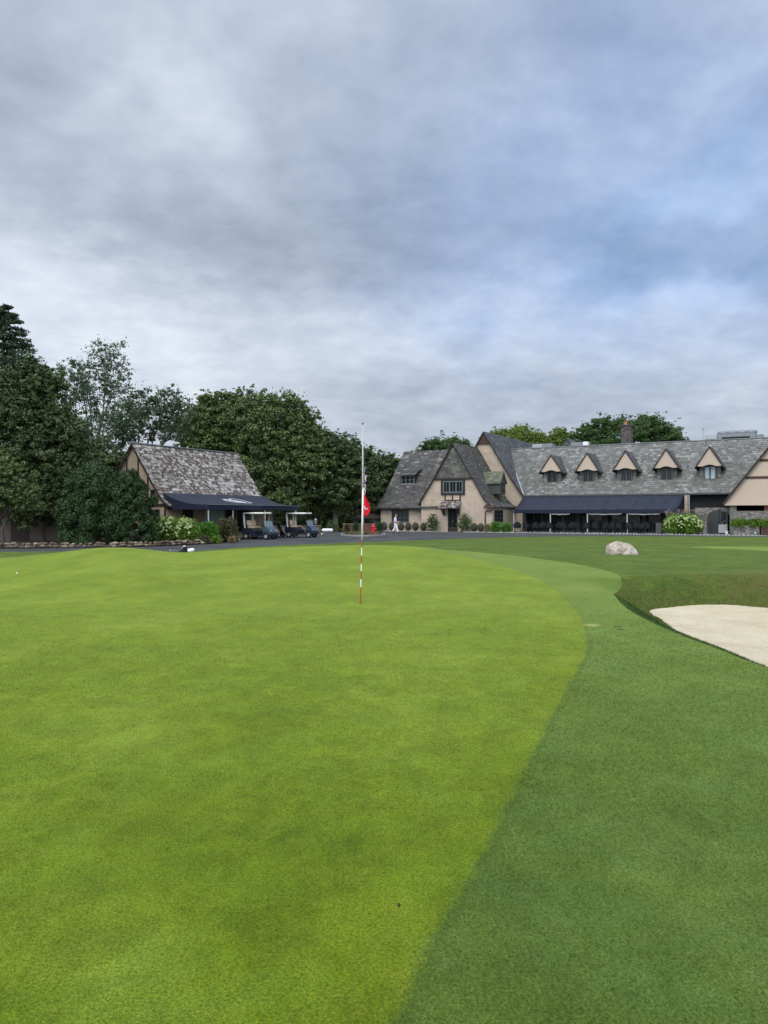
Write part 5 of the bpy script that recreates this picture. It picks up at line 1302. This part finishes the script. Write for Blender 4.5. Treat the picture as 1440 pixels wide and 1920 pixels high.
X = W(601.5, 0, 67).x; o = empty('white_marker', (X, 67, G), 0, 'small white block on the asphalt right of the lamp pillar', 'marker'); MB().prism([(-.17, 0), (.17, 0), (.13, .13), (-.13, .13)], -.12, .12).build('block', M['white'], o, bevel=.015)
lowwall('brick_wall', 'low red brick wall behind the island bed and the flagpole', 643, 706, 76.5, 77, .78, M['brick'])
for px, lab, w, h, mt in ((624, 'dark low bush right of the white tank', 26, 20, 'lf_dark'), (651, 'dark clipped bush against the brick wall', 12, 17, 'lf_yew'), (668, 'dark clipped bush against the brick wall, right of the first', 16, 18, 'lf_yew'), (712, 'dark low bush between the brick wall and the clubhouse', 18, 20, 'lf_yew')):
    shrub('dark_bush', lab, 'bush', px, 0, 75.2, w, h, .08, M[mt], 2600, lobes=5, seed=px, zb=G)
X = W(690, 0, 84).x; zb = gh(X, 84)
o = empty('pavilion', (X, 84, zb), R(-20), 'small dark pavilion with a low pyramid roof behind the brick wall', 'pavilion')
ez = 1.62 - 6.5 * 84 / F - zb; pz = 1.62 + 3.5 * 84 / F - zb
MB().add([(-1.55, -1.4, ez), (1.55, -1.4, ez), (1.55, 1.4, ez), (-1.55, 1.4, ez), (0, 0, pz), (-1.5, -1.35, ez - .12), (1.5, -1.35, ez - .12), (1.5, 1.35, ez - .12), (-1.5, 1.35, ez - .12)],
         [(0, 1, 4), (1, 2, 4), (2, 3, 4), (3, 0, 4), (0, 5, 6, 1), (1, 6, 7, 2), (2, 7, 8, 3), (3, 8, 5, 0), (8, 7, 6, 5)]).build('roof', M['hull'], o)
for sx in (-1.2, 1.2):
    for sy in (-1.1, 1.1):
        po = MB().box(sx - .09, sx + .09, sy - .09, sy + .09, -.1, ez - .1).build('post', M['dim'], o)
mb = MB()
for sx in (-1, 1): mb.bar((sx * 1.2, -1.1, ez - .55), (sx * .8, -1.1, ez - .14), .08)
mb.build('brace', M['dim'], o)

# island bed with flagpole and hydrant
IX, IY = W(681, 0, 65.5).x, 65.5; rx, ry = 1.85, 4.2
mb = MB(); n = 40
for k in range(n):
    a = 2 * math.pi * k / n; b_ = 2 * math.pi * (k + .92) / n
    p0, p1 = Vector((rx * math.cos(a), ry * math.sin(a), 0)), Vector((rx * math.cos(b_), ry * math.sin(b_), 0))
    mb.bar(p0 + Vector((0, 0, .02)), p1 + Vector((0, 0, .02)), .14, .22)
o = mb.build('island_kerb', M['cobble'], bevel=.01); o.location = (IX, IY, G); tag(o, kind='structure')
n = 32; o = MB().add([(0, 0, .22)] + [(rx * .95 * math.cos(2 * math.pi * k / n), ry * .97 * math.sin(2 * math.pi * k / n), .08) for k in range(n)], [(0, 1 + k, 1 + (k + 1) % n) for k in range(n)]).build('island_soil', M['soil']); o.location = (IX, IY, G); tag(o, kind='structure')
spots = [(-1.3, -1.5), (-.9, -2.3), (-.4, -2.6), (.3, -2.7), (.8, -2.2), (1.2, -1.5), (-1.4, 0), (-.5, -1.2), (.4, -1.0), (1.4, .2), (-.8, .8), (.1, .8), (.6, -.3)]
pl = ['leftmost', 'second from the left', 'third from the left at the front', 'front middle', 'front right', 'right', 'far left back', 'left of the flagpole', 'right of the flagpole', 'far right beside the hydrant', 'back left', 'back middle', 'between flagpole and hydrant']
for i, (x, y) in enumerate(spots):
    o = empty('bedding_plant', (IX + x, IY + y, G + .08), 0, f'small {"straw" if i % 3 else "russet"}-coloured bedding plant on the island bed, {pl[i]}', 'plant', 'bedding plants in the island bed')
    k = 60; a = rng.uniform(0, 6.28, k); l = rng.uniform(.15, .36, k); h_ = rng.uniform(.12, .36, k); w_ = .02
    p2 = np.stack([l * np.cos(a), l * np.sin(a), h_], 1); p0 = np.stack([.05 * np.cos(a) - w_ * np.sin(a), .05 * np.sin(a) + w_ * np.cos(a), 0 * a], 1); p1 = np.stack([.05 * np.cos(a) + w_ * np.sin(a), .05 * np.sin(a) - w_ * np.cos(a), 0 * a], 1)
    np_mesh('foliage', np.stack([p0, p1, p2], 1).reshape(-1, 3), 3, M['lf_straw'] if i % 3 else M['lf_red'], o)
FY = 65.0; X = W(680, 0, FY).x; ph = 1.62 + 173 * FY / F - G - .15
FP = empty('flagpole', (X, FY, G + .15), 0, 'tall white flagpole with a ball finial standing in the island bed', 'flagpole')
MB().tube([(0, 0, -.1), (0, 0, ph * .5), (0, 0, ph - .25)], [.08, .065, .04], 12).build('pole', M['post'], FP, smooth=True)
MB().ball((0, 0, ph - .09), .10, 8).build('finial', M['metald'], FP, smooth=True)
MB().lathe([(.16, 0), (.16, .05), (.09, .12)], 12).build('base_collar', M['metal'], FP)
MB().tube([(.09, 0, .9), (.075, 0, ph - .3)], .008, 4).build('halyard', M['white'], FP)
# limp striped flag at half staff
zt, zb = 1.62 + (HOR - 874) * FY / F, 1.62 + (HOR - 927) * FY / F
nz, nf = 26, 22; vv, ff = [], []
for j in range(nz + 1):
    t = j / nz; wd = .16 + .20 * math.sin(math.pi * min(1, .18 + t * .9)) + .05 * math.sin(t * 9)
    for i in range(nf + 1):
        s_ = i / nf; vv.append((.07 + wd * (s_ * .75 + .12 * math.sin(s_ * 14 + t * 3)) - (.22 * math.exp(-((t - .17) / .09) ** 2) * s_), .07 * math.sin(s_ * 21 + t * 4) - .05, (zt - zb) * (1 - t) * (1 - .06 * s_) - .25 * s_ * t * t))
for j in range(nz):
    for i in range(nf): q = j * (nf + 1) + i; ff.append((q, q + 1, q + nf + 2, q + nf + 1))
o = MB().add(vv, ff).build('hanging_flag', M['flag'], smooth=True); o.location = (X, FY - .03, zb); tag(o, 'limp red and white striped flag hanging at half staff on the tall pole', 'flag')
# hydrant
X = W(700, 0, 64.5).x; o = empty('fire_hydrant', (X, 64.5, G + .06), R(15), 'red fire hydrant at the right end of the island bed', 'fire hydrant')
MB().lathe([(.19, 0), (.19, .05), (.125, .07), (.125, .22), (.16, .24), (.16, .28), (.12, .3), (.12, .60), (.17, .62), (.17, .66), (.14, .68), (.12, .78), (.06, .85), (.03, .86), (.03, .93)], 16).build('barrel', M['red'], o, smooth=True)
for d, r_ in (((1, 0), .06), ((-1, 0), .06), ((0, -1), .085)):
    MB().tube([(d[0] * .1, d[1] * .1, .48), (d[0] * .2, d[1] * .2, .48), (d[0] * .235, d[1] * .235, .48)], [r_, r_, r_ * 1.2], 10).build('outlet', M['red'], o)

# ------------------------------------------------------------------ flagstick and flag on the green
bx, by = ray(676, 1131); bz = gh(bx, by)
topp = W(680.6, 918, by + .05); dirv = topp - Vector((bx, by, bz)); Ls = dirv.length
ST = empty('flagstick', (bx, by, bz), 0, 'slim flagstick with red and white bands standing in the hole on the green', 'flagstick')
d = dirv.normalized()
pos = [1131, 1101, 1086, 1071, 1057, 1042, 1027, 1012.5]
fr_ = [(1131 - p_) / (1131 - 918) for p_ in pos] + [1.0]
for i in range(len(fr_) - 1):
    red = i % 2 == 0
    MB().tube([d * (Ls * fr_[i]) - (d * .02 if i == 0 else d * 0), d * (Ls * fr_[i + 1])], .0105 if i < 7 else .0125, 10).build('red_band' if red else 'white_band', M['flagstickred'] if 'flagstickred' in M else (M.setdefault('fsr', plain('faded_red_paint', (.33, .045, .02), .5, .1)) if red else M['white']), ST) if i < 7 else \
    MB().tube([d * (Ls * fr_[i]), d * Ls * .75, d * Ls], [.013, .016, .016], 10).build('upper_shaft', M['white'], ST, smooth=True)
MB().ball(d * (Ls + .0), .019, 6).build('tip', M['white'], ST)
mb = MB(); nn = 28
vs_ = [(.054 * math.cos(2 * math.pi * k / nn), .054 * math.sin(2 * math.pi * k / nn), 0) for k in range(nn)]
mb.add(vs_, [tuple(range(nn))]); o = mb.build('golf_hole', M['dark']); o.location = (bx, by, bz + .004); tag(o, 'dark golf hole at the foot of the flagstick', 'hole')
# limp red flag
f0, f1 = (1131 - 926) / 213, (1131 - 969) / 213
za, zb_ = (d * Ls * f0), (d * Ls * f1); hh = (za - zb_).length
nz, nf = 24, 30; vv, ff = [], []
for j in range(nz + 1):
    t = j / nz                                                   # 0 top, 1 bottom
    wid = np.interp(t, [0, .12, .35, .58, .72, .85, 1], [.022, .045, .085, .118, .125, .105, .055])
    for i in range(nf + 1):
        s_ = i / nf
        zz = -t * hh - .02 * s_ * (1 - t) + (.03 * s_ if t > .7 else 0) * (t - .7)
        vv.append((.014 + wid * s_ + .004 * math.sin(s_ * 12 + t * 6), -.016 + .022 * math.sin(s_ * 9 + t * 3.5) * (s_ + .15), zz))
for j in range(nz):
    for i in range(nf): q = j * (nf + 1) + i; ff.append((q, q + 1, q + nf + 2, q + nf + 1))
FO = MB().add(vv, ff).build('golf_flag', M['flagred'], smooth=True); FO.location = (bx + za.x, by + za.y, bz + za.z)
so = FO.modifiers.new('thick', 'SOLIDIFY'); so.thickness = .002
tag(FO, 'limp red golf flag with a white curved mark near the top of the flagstick', 'flag')
# white curved mark following the cloth
def cl_(s_, t):
    i, j = min(nf - 1, s_ * nf), min(nz - 1, t * nz); i0, j0 = int(i), int(j); a, b_ = i - i0, j - j0
    g_ = lambda I, J: Vector(vv[J * (nf + 1) + I])
    return g_(i0, j0) * (1 - a) * (1 - b_) + g_(i0 + 1, j0) * a * (1 - b_) + g_(i0, j0 + 1) * (1 - a) * b_ + g_(i0 + 1, j0 + 1) * a * b_ + Vector((0, -.006, 0))
mb = MB(); path = [(.02, .555), (.12, .575), (.22, .59), (.20, .625), (.26, .665), (.40, .685), (.52, .67), (.60, .635), (.56, .61)]
for a, b_ in zip(path[:-1], path[1:]): mb.tube([cl_(*a), cl_(*b_)], .0065, 6)
mb.build('white_mark', M['white'], FO)

# ------------------------------------------------------------------ boulder, ball, bag, leaves
X, Y = ray(1169, 1040); bm_ = bmesh.new(); bmesh.ops.create_icosphere(bm_, subdivisions=5, radius=1)
from mathutils import noise as mn
for v_ in bm_.verts:
    c = v_.co.copy(); nn = mn.fractal(c * 1.3 + Vector((3, 1, 2)), .9, 2.1, 5); n2 = mn.fractal(c * 4 + Vector((9, 4, 1)), .8, 2.2, 4)
    fac = 1 + .17 * nn + .07 * n2
    c2 = Vector((c.x * .62, c.y * .5, max(-.12, c.z * .52 + (.04 if c.z > .3 else 0)))) * fac
    c2.z -= .18 * max(0, c.x) * max(0, c.z) * .6
    # facets
    for pn, off in ((Vector((-.7, -.5, .5)).normalized(), .46), (Vector((.55, -.6, .55)).normalized(), .47), (Vector((.1, -.9, .2)).normalized(), .42), (Vector((-.15, .1, 1)).normalized(), .50)):
        e = c2.dot(pn) - off
        if e > 0: c2 -= pn * e * .45
    v_.co = c2
me = bpy.data.meshes.new('boulder'); bm_.to_mesh(me); bm_.free(); me.materials.append(M['boulder']); o = link('boulder', me); o.location = (X, Y + .35, gh(X, Y + .35) + .02)
tag(o, 'pale rounded boulder sitting in the rough grass beyond the bunker', 'boulder')
def gball(px, py, lab):
    X, Y = ray(px, py); o = MB().ball((0, 0, 0), .0214, 8).build('golf_ball', M['white'], smooth=True); o.location = (X, Y, gh(X, Y) + .021); tag(o, lab, 'golf ball')
gball(32, 1076, 'white golf ball lying on the green near the left edge')
def flatleaf(px, py, l, w, rz, mat, lab, name='leaf'):
    X, Y = ray(px, py); z = gh(X, Y)
    mb = MB(); top = [(-l, 0, .004), (-l * .3, -w, .012), (l * .5, -w * .7, .016), (l, 0, .006), (l * .4, w, .014), (-l * .4, w * .8, .012)]
    mb.add(top + [(x, y, 0.002) for x, y, q in top], [tuple(range(6)), tuple(range(11, 5, -1))] + [(i, (i + 1) % 6, (i + 1) % 6 + 6, i + 6) for i in range(6)])
    o = mb.build(name, mat); o.location = (X, Y, z); o.rotation_euler = (0, 0, rz); tag(o, lab, name.replace('_', ' '))
flatleaf(1157, 1176, .075, .018, .1, M['lf_dark'], 'dark torn turf mark on the collar below the bunker tip, left one', 'divot')
flatleaf(1163, 1180.5, .05, .015, -.3, M['lf_dark'], 'dark torn turf mark on the collar just right of the longer mark', 'divot')
flatleaf(748, 1699, .006, .004, .4, M['soil'], 'tiny brown leaf scrap on the green in the foreground', 'leaf_scrap')
X, Y = W(350, 0, 32.0).x, 32.0; z = gh(X, Y)
o = empty('golf_bag', (X, Y, z + .05), R(8), 'white and black golf bag lying in the dip behind the green', 'golf bag')
MB().tube([(.02, 0, .0), (.06, 0, .02), (.26, 0, .05), (.31, 0, .04)], [.06, .09, .09, .06], 12).build('bag', M['white'], o, smooth=True)
MB().tube([(-.3, 0, -.02), (-.25, 0, -.02), (.05, 0, .03)], [.06, .09, .09], 12).build('bag_base', M['rubber'], o, smooth=True)
MB().ball((-.08, -.02, .13), (.10, .10, .09), 7).build('head_cover', M['rubber'], o, smooth=True)
MB().tube([(-.18, -.03, .12), (-.10, -.03, .225), (-.02, -.03, .21)], .022, 6).build('strap', M['white'], o, smooth=True)
MB().tube([(-.62, .0, .04), (-.3, 0, .07)], .012, 6).ball((-.66, 0, .04), (.06, .045, .04), 6).build('club', M['metald'], o, smooth=True)

# ------------------------------------------------------------------ the walking person
PX, PY = W(741, 0, 71.5).x, 71.5
PE = empty('person', (PX, PY, G), 0, 'person in pale shirt and white trousers walking on the drive, looking down at folded hands', 'person')
def skinmesh(name, chains, mat, parent, sub=2, root=0):
    verts, edges, rad, key = [], [], [], {}
    for ch in chains:
        prev = None
        for p_, r_ in ch:
            k = tuple(round(c, 4) for c in p_)
            if k not in key: key[k] = len(verts); verts.append(p_); rad.append(r_)
            i = key[k]
            if prev is not None and prev != i: edges.append((prev, i))
            prev = i
    me = bpy.data.meshes.new(name); me.from_pydata(verts, edges, []); me.materials.append(mat); o = link(name, me, parent)
    md = o.modifiers.new('skin', 'SKIN'); md.use_smooth_shade = True
    for i, sv in enumerate(me.skin_vertices[0].data): r_ = rad[i]; sv.radius = r_ if hasattr(r_, '__len__') else (r_, r_); sv.use_root = (i == root)
    s_ = o.modifiers.new('sub', 'SUBSURF'); s_.levels = s_.render_levels = sub
    return o
# faces right (+x); slightly towards the camera
hip, ch1, ch2, nk = (0, 0, .98), (.01, 0, 1.18), (.02, 0, 1.40), (.045, 0, 1.52)
legf = [((0, 0, .98), .12), ((.03, -.09, .90), .095), ((.16, -.09, .52), .062), ((.27, -.09, .12), .042), ((.28, -.09, .06), .04), ((.36, -.09, .03), .035), ((.43, -.09, .025), .025)]
legb = [((0, 0, .98), .12), ((-.02, .09, .90), .095), ((-.06, .09, .50), .062), ((-.27, .09, .16), .042), ((-.30, .09, .10), .04), ((-.22, .09, .05), .035), ((-.16, .09, .03), .025)]
armn = [(ch2, .13), ((.02, -.20, 1.42), .055), ((-.03, -.25, 1.14), .042), ((.17, -.14, 1.07), .032), ((.25, -.08, 1.10), .028)]
armf = [(ch2, .13), ((.02, .20, 1.42), .055), ((-.01, .25, 1.14), .042), ((.19, .12, 1.09), .032), ((.27, .03, 1.12), .028)]
fing = []
for hp, sg in (((.25, -.08, 1.10), 1), ((.27, .03, 1.12), -1)):
    for k in range(4):
        b0 = (hp[0] + .05, hp[1] + .02 * sg * (k - 1.5) * .6, hp[2] + .022 * (1.5 - k)); l = (.05, .06, .056, .042)[k]
        fing.append([(hp, .028), (b0, .010), ((b0[0] + l, b0[1] + .012 * sg, b0[2] - .01), .009), ((b0[0] + l * 1.3, b0[1] + .03 * sg, b0[2] - .03), .007)])
    fing.append([(hp, .028), ((hp[0] + .02, hp[1] + .02 * sg, hp[2] + .04), .011), ((hp[0] + .06, hp[1] + .02 * sg, hp[2] + .06), .009)])
head = [(nk, .055), ((.07, 0, 1.60), (.075, .085)), ((.095, 0, 1.68), (.09, .10)), ((.085, 0, 1.75), (.07, .08))]
skinmesh('body', [[(hip, .12), (ch1, (.11, .14)), (ch2, .13), (nk, .055)], head, legf, legb, armn, armf] + fing, M['skin'], PE, 2)
MB().tube([(.165, 0, 1.665), (.20, 0, 1.645), (.185, 0, 1.63)], [.012, .018, .01], 6).build('nose', M['skin'], PE, smooth=True)
for sy in (-.035, .035): MB().ball((.165, sy, 1.685), .012, 5).build('eye', M['hair'], PE)
MB().ball((.165, 0, 1.60), (.012, .03, .006), 5).build('mouth', M['clay'], PE)
for sy in (-.088, .088): MB().ball((.075, sy, 1.67), (.022, .012, .034), 6).build('ear', M['skin'], PE, smooth=True)
hb = MB().ball((.065, 0, 1.715), (.108, .100, .095), 10); hb.v = [(x, y, max(z, 1.655 + max(0, x - .05) * .9)) for x, y, z in hb.v]; hb.build('hair', M['hair'], PE, smooth=True)
skinmesh('shirt', [[((0, 0, .96), (.135, .165)), ((.01, 0, 1.18), (.125, .16)), ((.02, 0, 1.40), (.14, .16)), ((.035, 0, 1.47), .085)], [((.02, 0, 1.40), (.14, .16)), ((.02, -.21, 1.41), .078), ((-.03, -.255, 1.14), .060), ((.12, -.17, 1.08), .050)], [((.02, 0, 1.40), (.14, .16)), ((.02, .21, 1.41), .078), ((-.01, .255, 1.14), .060), ((.14, .155, 1.09), .050)]], M['shirt'], PE)
skinmesh('trousers', [[((0, 0, 1.0), (.135, .165)), ((.0, 0, .92), (.125, .16)), ((.035, -.09, .84), .112), ((.16, -.09, .52), .082), ((.27, -.09, .12), .068)], [((.0, 0, .92), (.125, .16)), ((-.02, .09, .84), .112), ((-.06, .09, .50), .082), ((-.265, .09, .17), .068)]], M['trousers'], PE)
for pts in ([(.24, -.09, .055), (.33, -.09, .05), (.44, -.09, .035)], [(-.33, .09, .12), (-.24, .09, .06), (-.13, .09, .035)]):
    MB().tube(pts, [.055, .058, .035], 10).build('shoe', M['rubber'], PE, smooth=True)
PE.rotation_euler = (0, 0, R(-8))

# ------------------------------------------------------------------ sky, sun, camera
wd = bpy.data.worlds.new('World'); S.world = wd; wd.use_nodes = True
t = wd.node_tree; n = N(t); bg = t.nodes['Background']
SUN_EL, SUN_AZ = R(52), R(205)          # behind the camera, slightly left
sky = n('ShaderNodeTexSky', sky_type='NISHITA', sun_disc=False, sun_elevation=SUN_EL, sun_rotation=SUN_AZ)
gen = n('ShaderNodeTexCoord').outputs['Generated']
d = n('ShaderNodeVectorMath', {0: gen}, operation='NORMALIZE').outputs[0]
xyz = n('ShaderNodeSeparateXYZ', {0: d}).outputs
zc = n.math('ADD', n.math('MAXIMUM', xyz[2], 0.0), .26)
pv = n('ShaderNodeCombineXYZ', {0: n.math('DIVIDE', xyz[0], zc), 1: n.math('DIVIDE', xyz[1], zc), 2: 0.0}).outputs[0]
def lobe(px, py, kx, ky=None):
    """soft bank of cloud at a bearing; kx, ky: half widths in degrees"""
    ky = ky or kx; az = math.atan2(px - 720, 1440); el = math.atan2(HOR - py, math.hypot(px - 720, 1440))
    a = n.math('DIVIDE', n.math('SUBTRACT', AZ, az), R(kx)); e = n.math('DIVIDE', n.math('SUBTRACT', EL, el), R(ky))
    return n.math('EXPONENT', n.math('MULTIPLY', n.math('ADD', n.math('MULTIPLY', a, a), n.math('MULTIPLY', e, e)), -1.0))
AZ0 = n.math('ARCTAN2', xyz[0], xyz[1]); EL0 = n.math('ARCSINE', xyz[2])
wob = n.noise(n.mapv(d, (1, 1, 1.6)), 5, 5, .6); wob2 = n.noise(n.mapv(d, (1, 1, 1.6), (5, 3, 1)), 5, 5, .6)
AZ = n.math('ADD', AZ0, n.math('MULTIPLY', n.math('SUBTRACT', wob, .5), .30)); EL = n.math('ADD', EL0, n.math('MULTIPLY', n.math('SUBTRACT', wob2, .5), .18))
n1 = n.noise(n.mapv(pv, (1.0, .8, 1), (3.1, 1.7, 0)), 1.3, 6, .56, .3)
n2 = n.noise(n.mapv(pv, (1, .7, 1), (9.1, 4.7, 0), (0, 0, .35)), 3.6, 6, .56, .25)
n3 = n.noise(n.mapv(pv, (1.0, 1.2, 1), (1.1, 7.7, 0), (0, 0, -.35)), 9.5, 6, .55, .2)
br = n.math('ADD', n.math('MULTIPLY', n.math('SUBTRACT', n1, .5), .56), n.math('MULTIPLY', n.math('SUBTRACT', n2, .5), .60))
br = n.math('ADD', br, n.math('MULTIPLY', n.math('SUBTRACT', n3, .5), .38))
for px, py, kx, ky, amt in ((330, 160, 9, 6, .16), (120, 60, 9, 6, -.10), (40, 560, 9, 5, .42), (100, 440, 5, 3, .10), (560, 520, 9, 4, -.19), (330, 440, 9, 4, -.16), (780, 440, 8, 4, -.06),
                            (1180, 490, 12, 4, -.18), (880, 600, 13, 3.2, .24), (560, 660, 13, 3, .12), (1370, 360, 5, 2, .22), (1290, 600, 4, 1.5, .20), (1330, 690, 9, 2, .14), (1250, 200, 10, 8, -.04), (900, 300, 6, 5, .06), (250, 760, 12, 4, .24), (1000, 760, 16, 2.5, .02), (600, 720, 8, 2, -.05)):
    br = n.math('ADD', br, n.math('MULTIPLY', lobe(px, py, kx, ky), amt))
br = n.math('ADD', br, n.math('MULTIPLY', n.math('EXPONENT', n.math('MULTIPLY', n.math('MAXIMUM', xyz[2], 0.0), -9.0)), .10))
cc = n.ramp(n.math('ADD', br, .50), [(0.0, (.240, .280, .345)), (.25, (.350, .398, .470)), (.5, (.490, .540, .615)), (.75, (.66, .705, .77)), (1.0, (.86, .89, .94))])
# thinner, bluer cloud to the right
rt_ = n.math('ADD', n.math('ADD', lobe(1250, 250, 20, 11), n.math('MULTIPLY', lobe(1250, 480, 18, 5), .8)), n.math('MULTIPLY', lobe(1100, 60, 18, 8), .25), clamp=True) if False else n.math('MINIMUM', n.math('ADD', lobe(1270, 300, 17, 12), n.math('MULTIPLY', lobe(1250, 520, 18, 5), .5)), 1.0)
rt_ = n.math('MULTIPLY', rt_, n.ramp(n2, [(.28, 1), (.72, .45)]))
blue = n.mix(1.0, cc, (.74, .95, 1.27), 'MULTIPLY')
cc = n.mix(n.math('MULTIPLY', rt_, .95), cc, blue)
skyc = n('ShaderNodeVectorMath', {0: sky.outputs[0], 'Scale': .10}, operation='SCALE').outputs[0]
cc = n.mix(n.math('MULTIPLY', rt_, .18), cc, skyc)
warm = n.math('EXPONENT', n.math('MULTIPLY', n.math('MAXIMUM', xyz[2], 0.0), -7.0))
cc = n.mix(1.0, cc, n.mix(warm, (.955, 1.0, 1.075), (1.01, 1.0, .985)), 'MULTIPLY')
# added brightness in the unseen sky overhead and behind, to light the ground
bdir = Vector((-.25, -.62, .74)).normalized()
bt = n('ShaderNodeVectorMath', {0: d, 1: tuple(bdir)}, operation='DOT_PRODUCT').outputs['Value']
gain = n.math('ADD', 1.0, n.math('MULTIPLY', n('ShaderNodeMapRange', {0: bt, 1: .08, 2: .75, 3: 0.0, 4: 1.0}, interpolation_type='SMOOTHSTEP').outputs[0], 2.6))
t.links.new(n('ShaderNodeVectorMath', {0: cc, 'Scale': gain}, operation='SCALE').outputs[0], bg.inputs[0])
bg.inputs[1].default_value = 1.0
sl_ = bpy.data.lights.new('sun', 'SUN'); sl_.energy = 1.5; sl_.angle = R(25); sl_.color = (1, .95, .87)
so = bpy.data.objects.new('sun', sl_); COL.objects.link(so)
sv = Vector((-math.sin(R(25)) * math.cos(SUN_EL), -math.cos(R(25)) * math.cos(SUN_EL), math.sin(SUN_EL)))
so.rotation_euler = sv.to_track_quat('Z', 'Y').to_euler()
cam = bpy.data.cameras.new('camera'); co = bpy.data.objects.new('camera', cam); COL.objects.link(co); S.camera = co
cam.sensor_fit = 'HORIZONTAL'; cam.sensor_width = 36; cam.lens = 36; cam.clip_end = 6000; cam.clip_start = .05
co.location = (0, 0, CAM_Z); co.rotation_euler = (R(90) + math.atan((HOR - 960) / F), 0, 0)
S.render.resolution_x, S.render.resolution_y = 768, 1024
S.view_settings.view_transform = 'Standard'; S.view_settings.look = 'None'; S.view_settings.exposure = 0; S.view_settings.gamma = 1
S.render.engine = 'CYCLES'
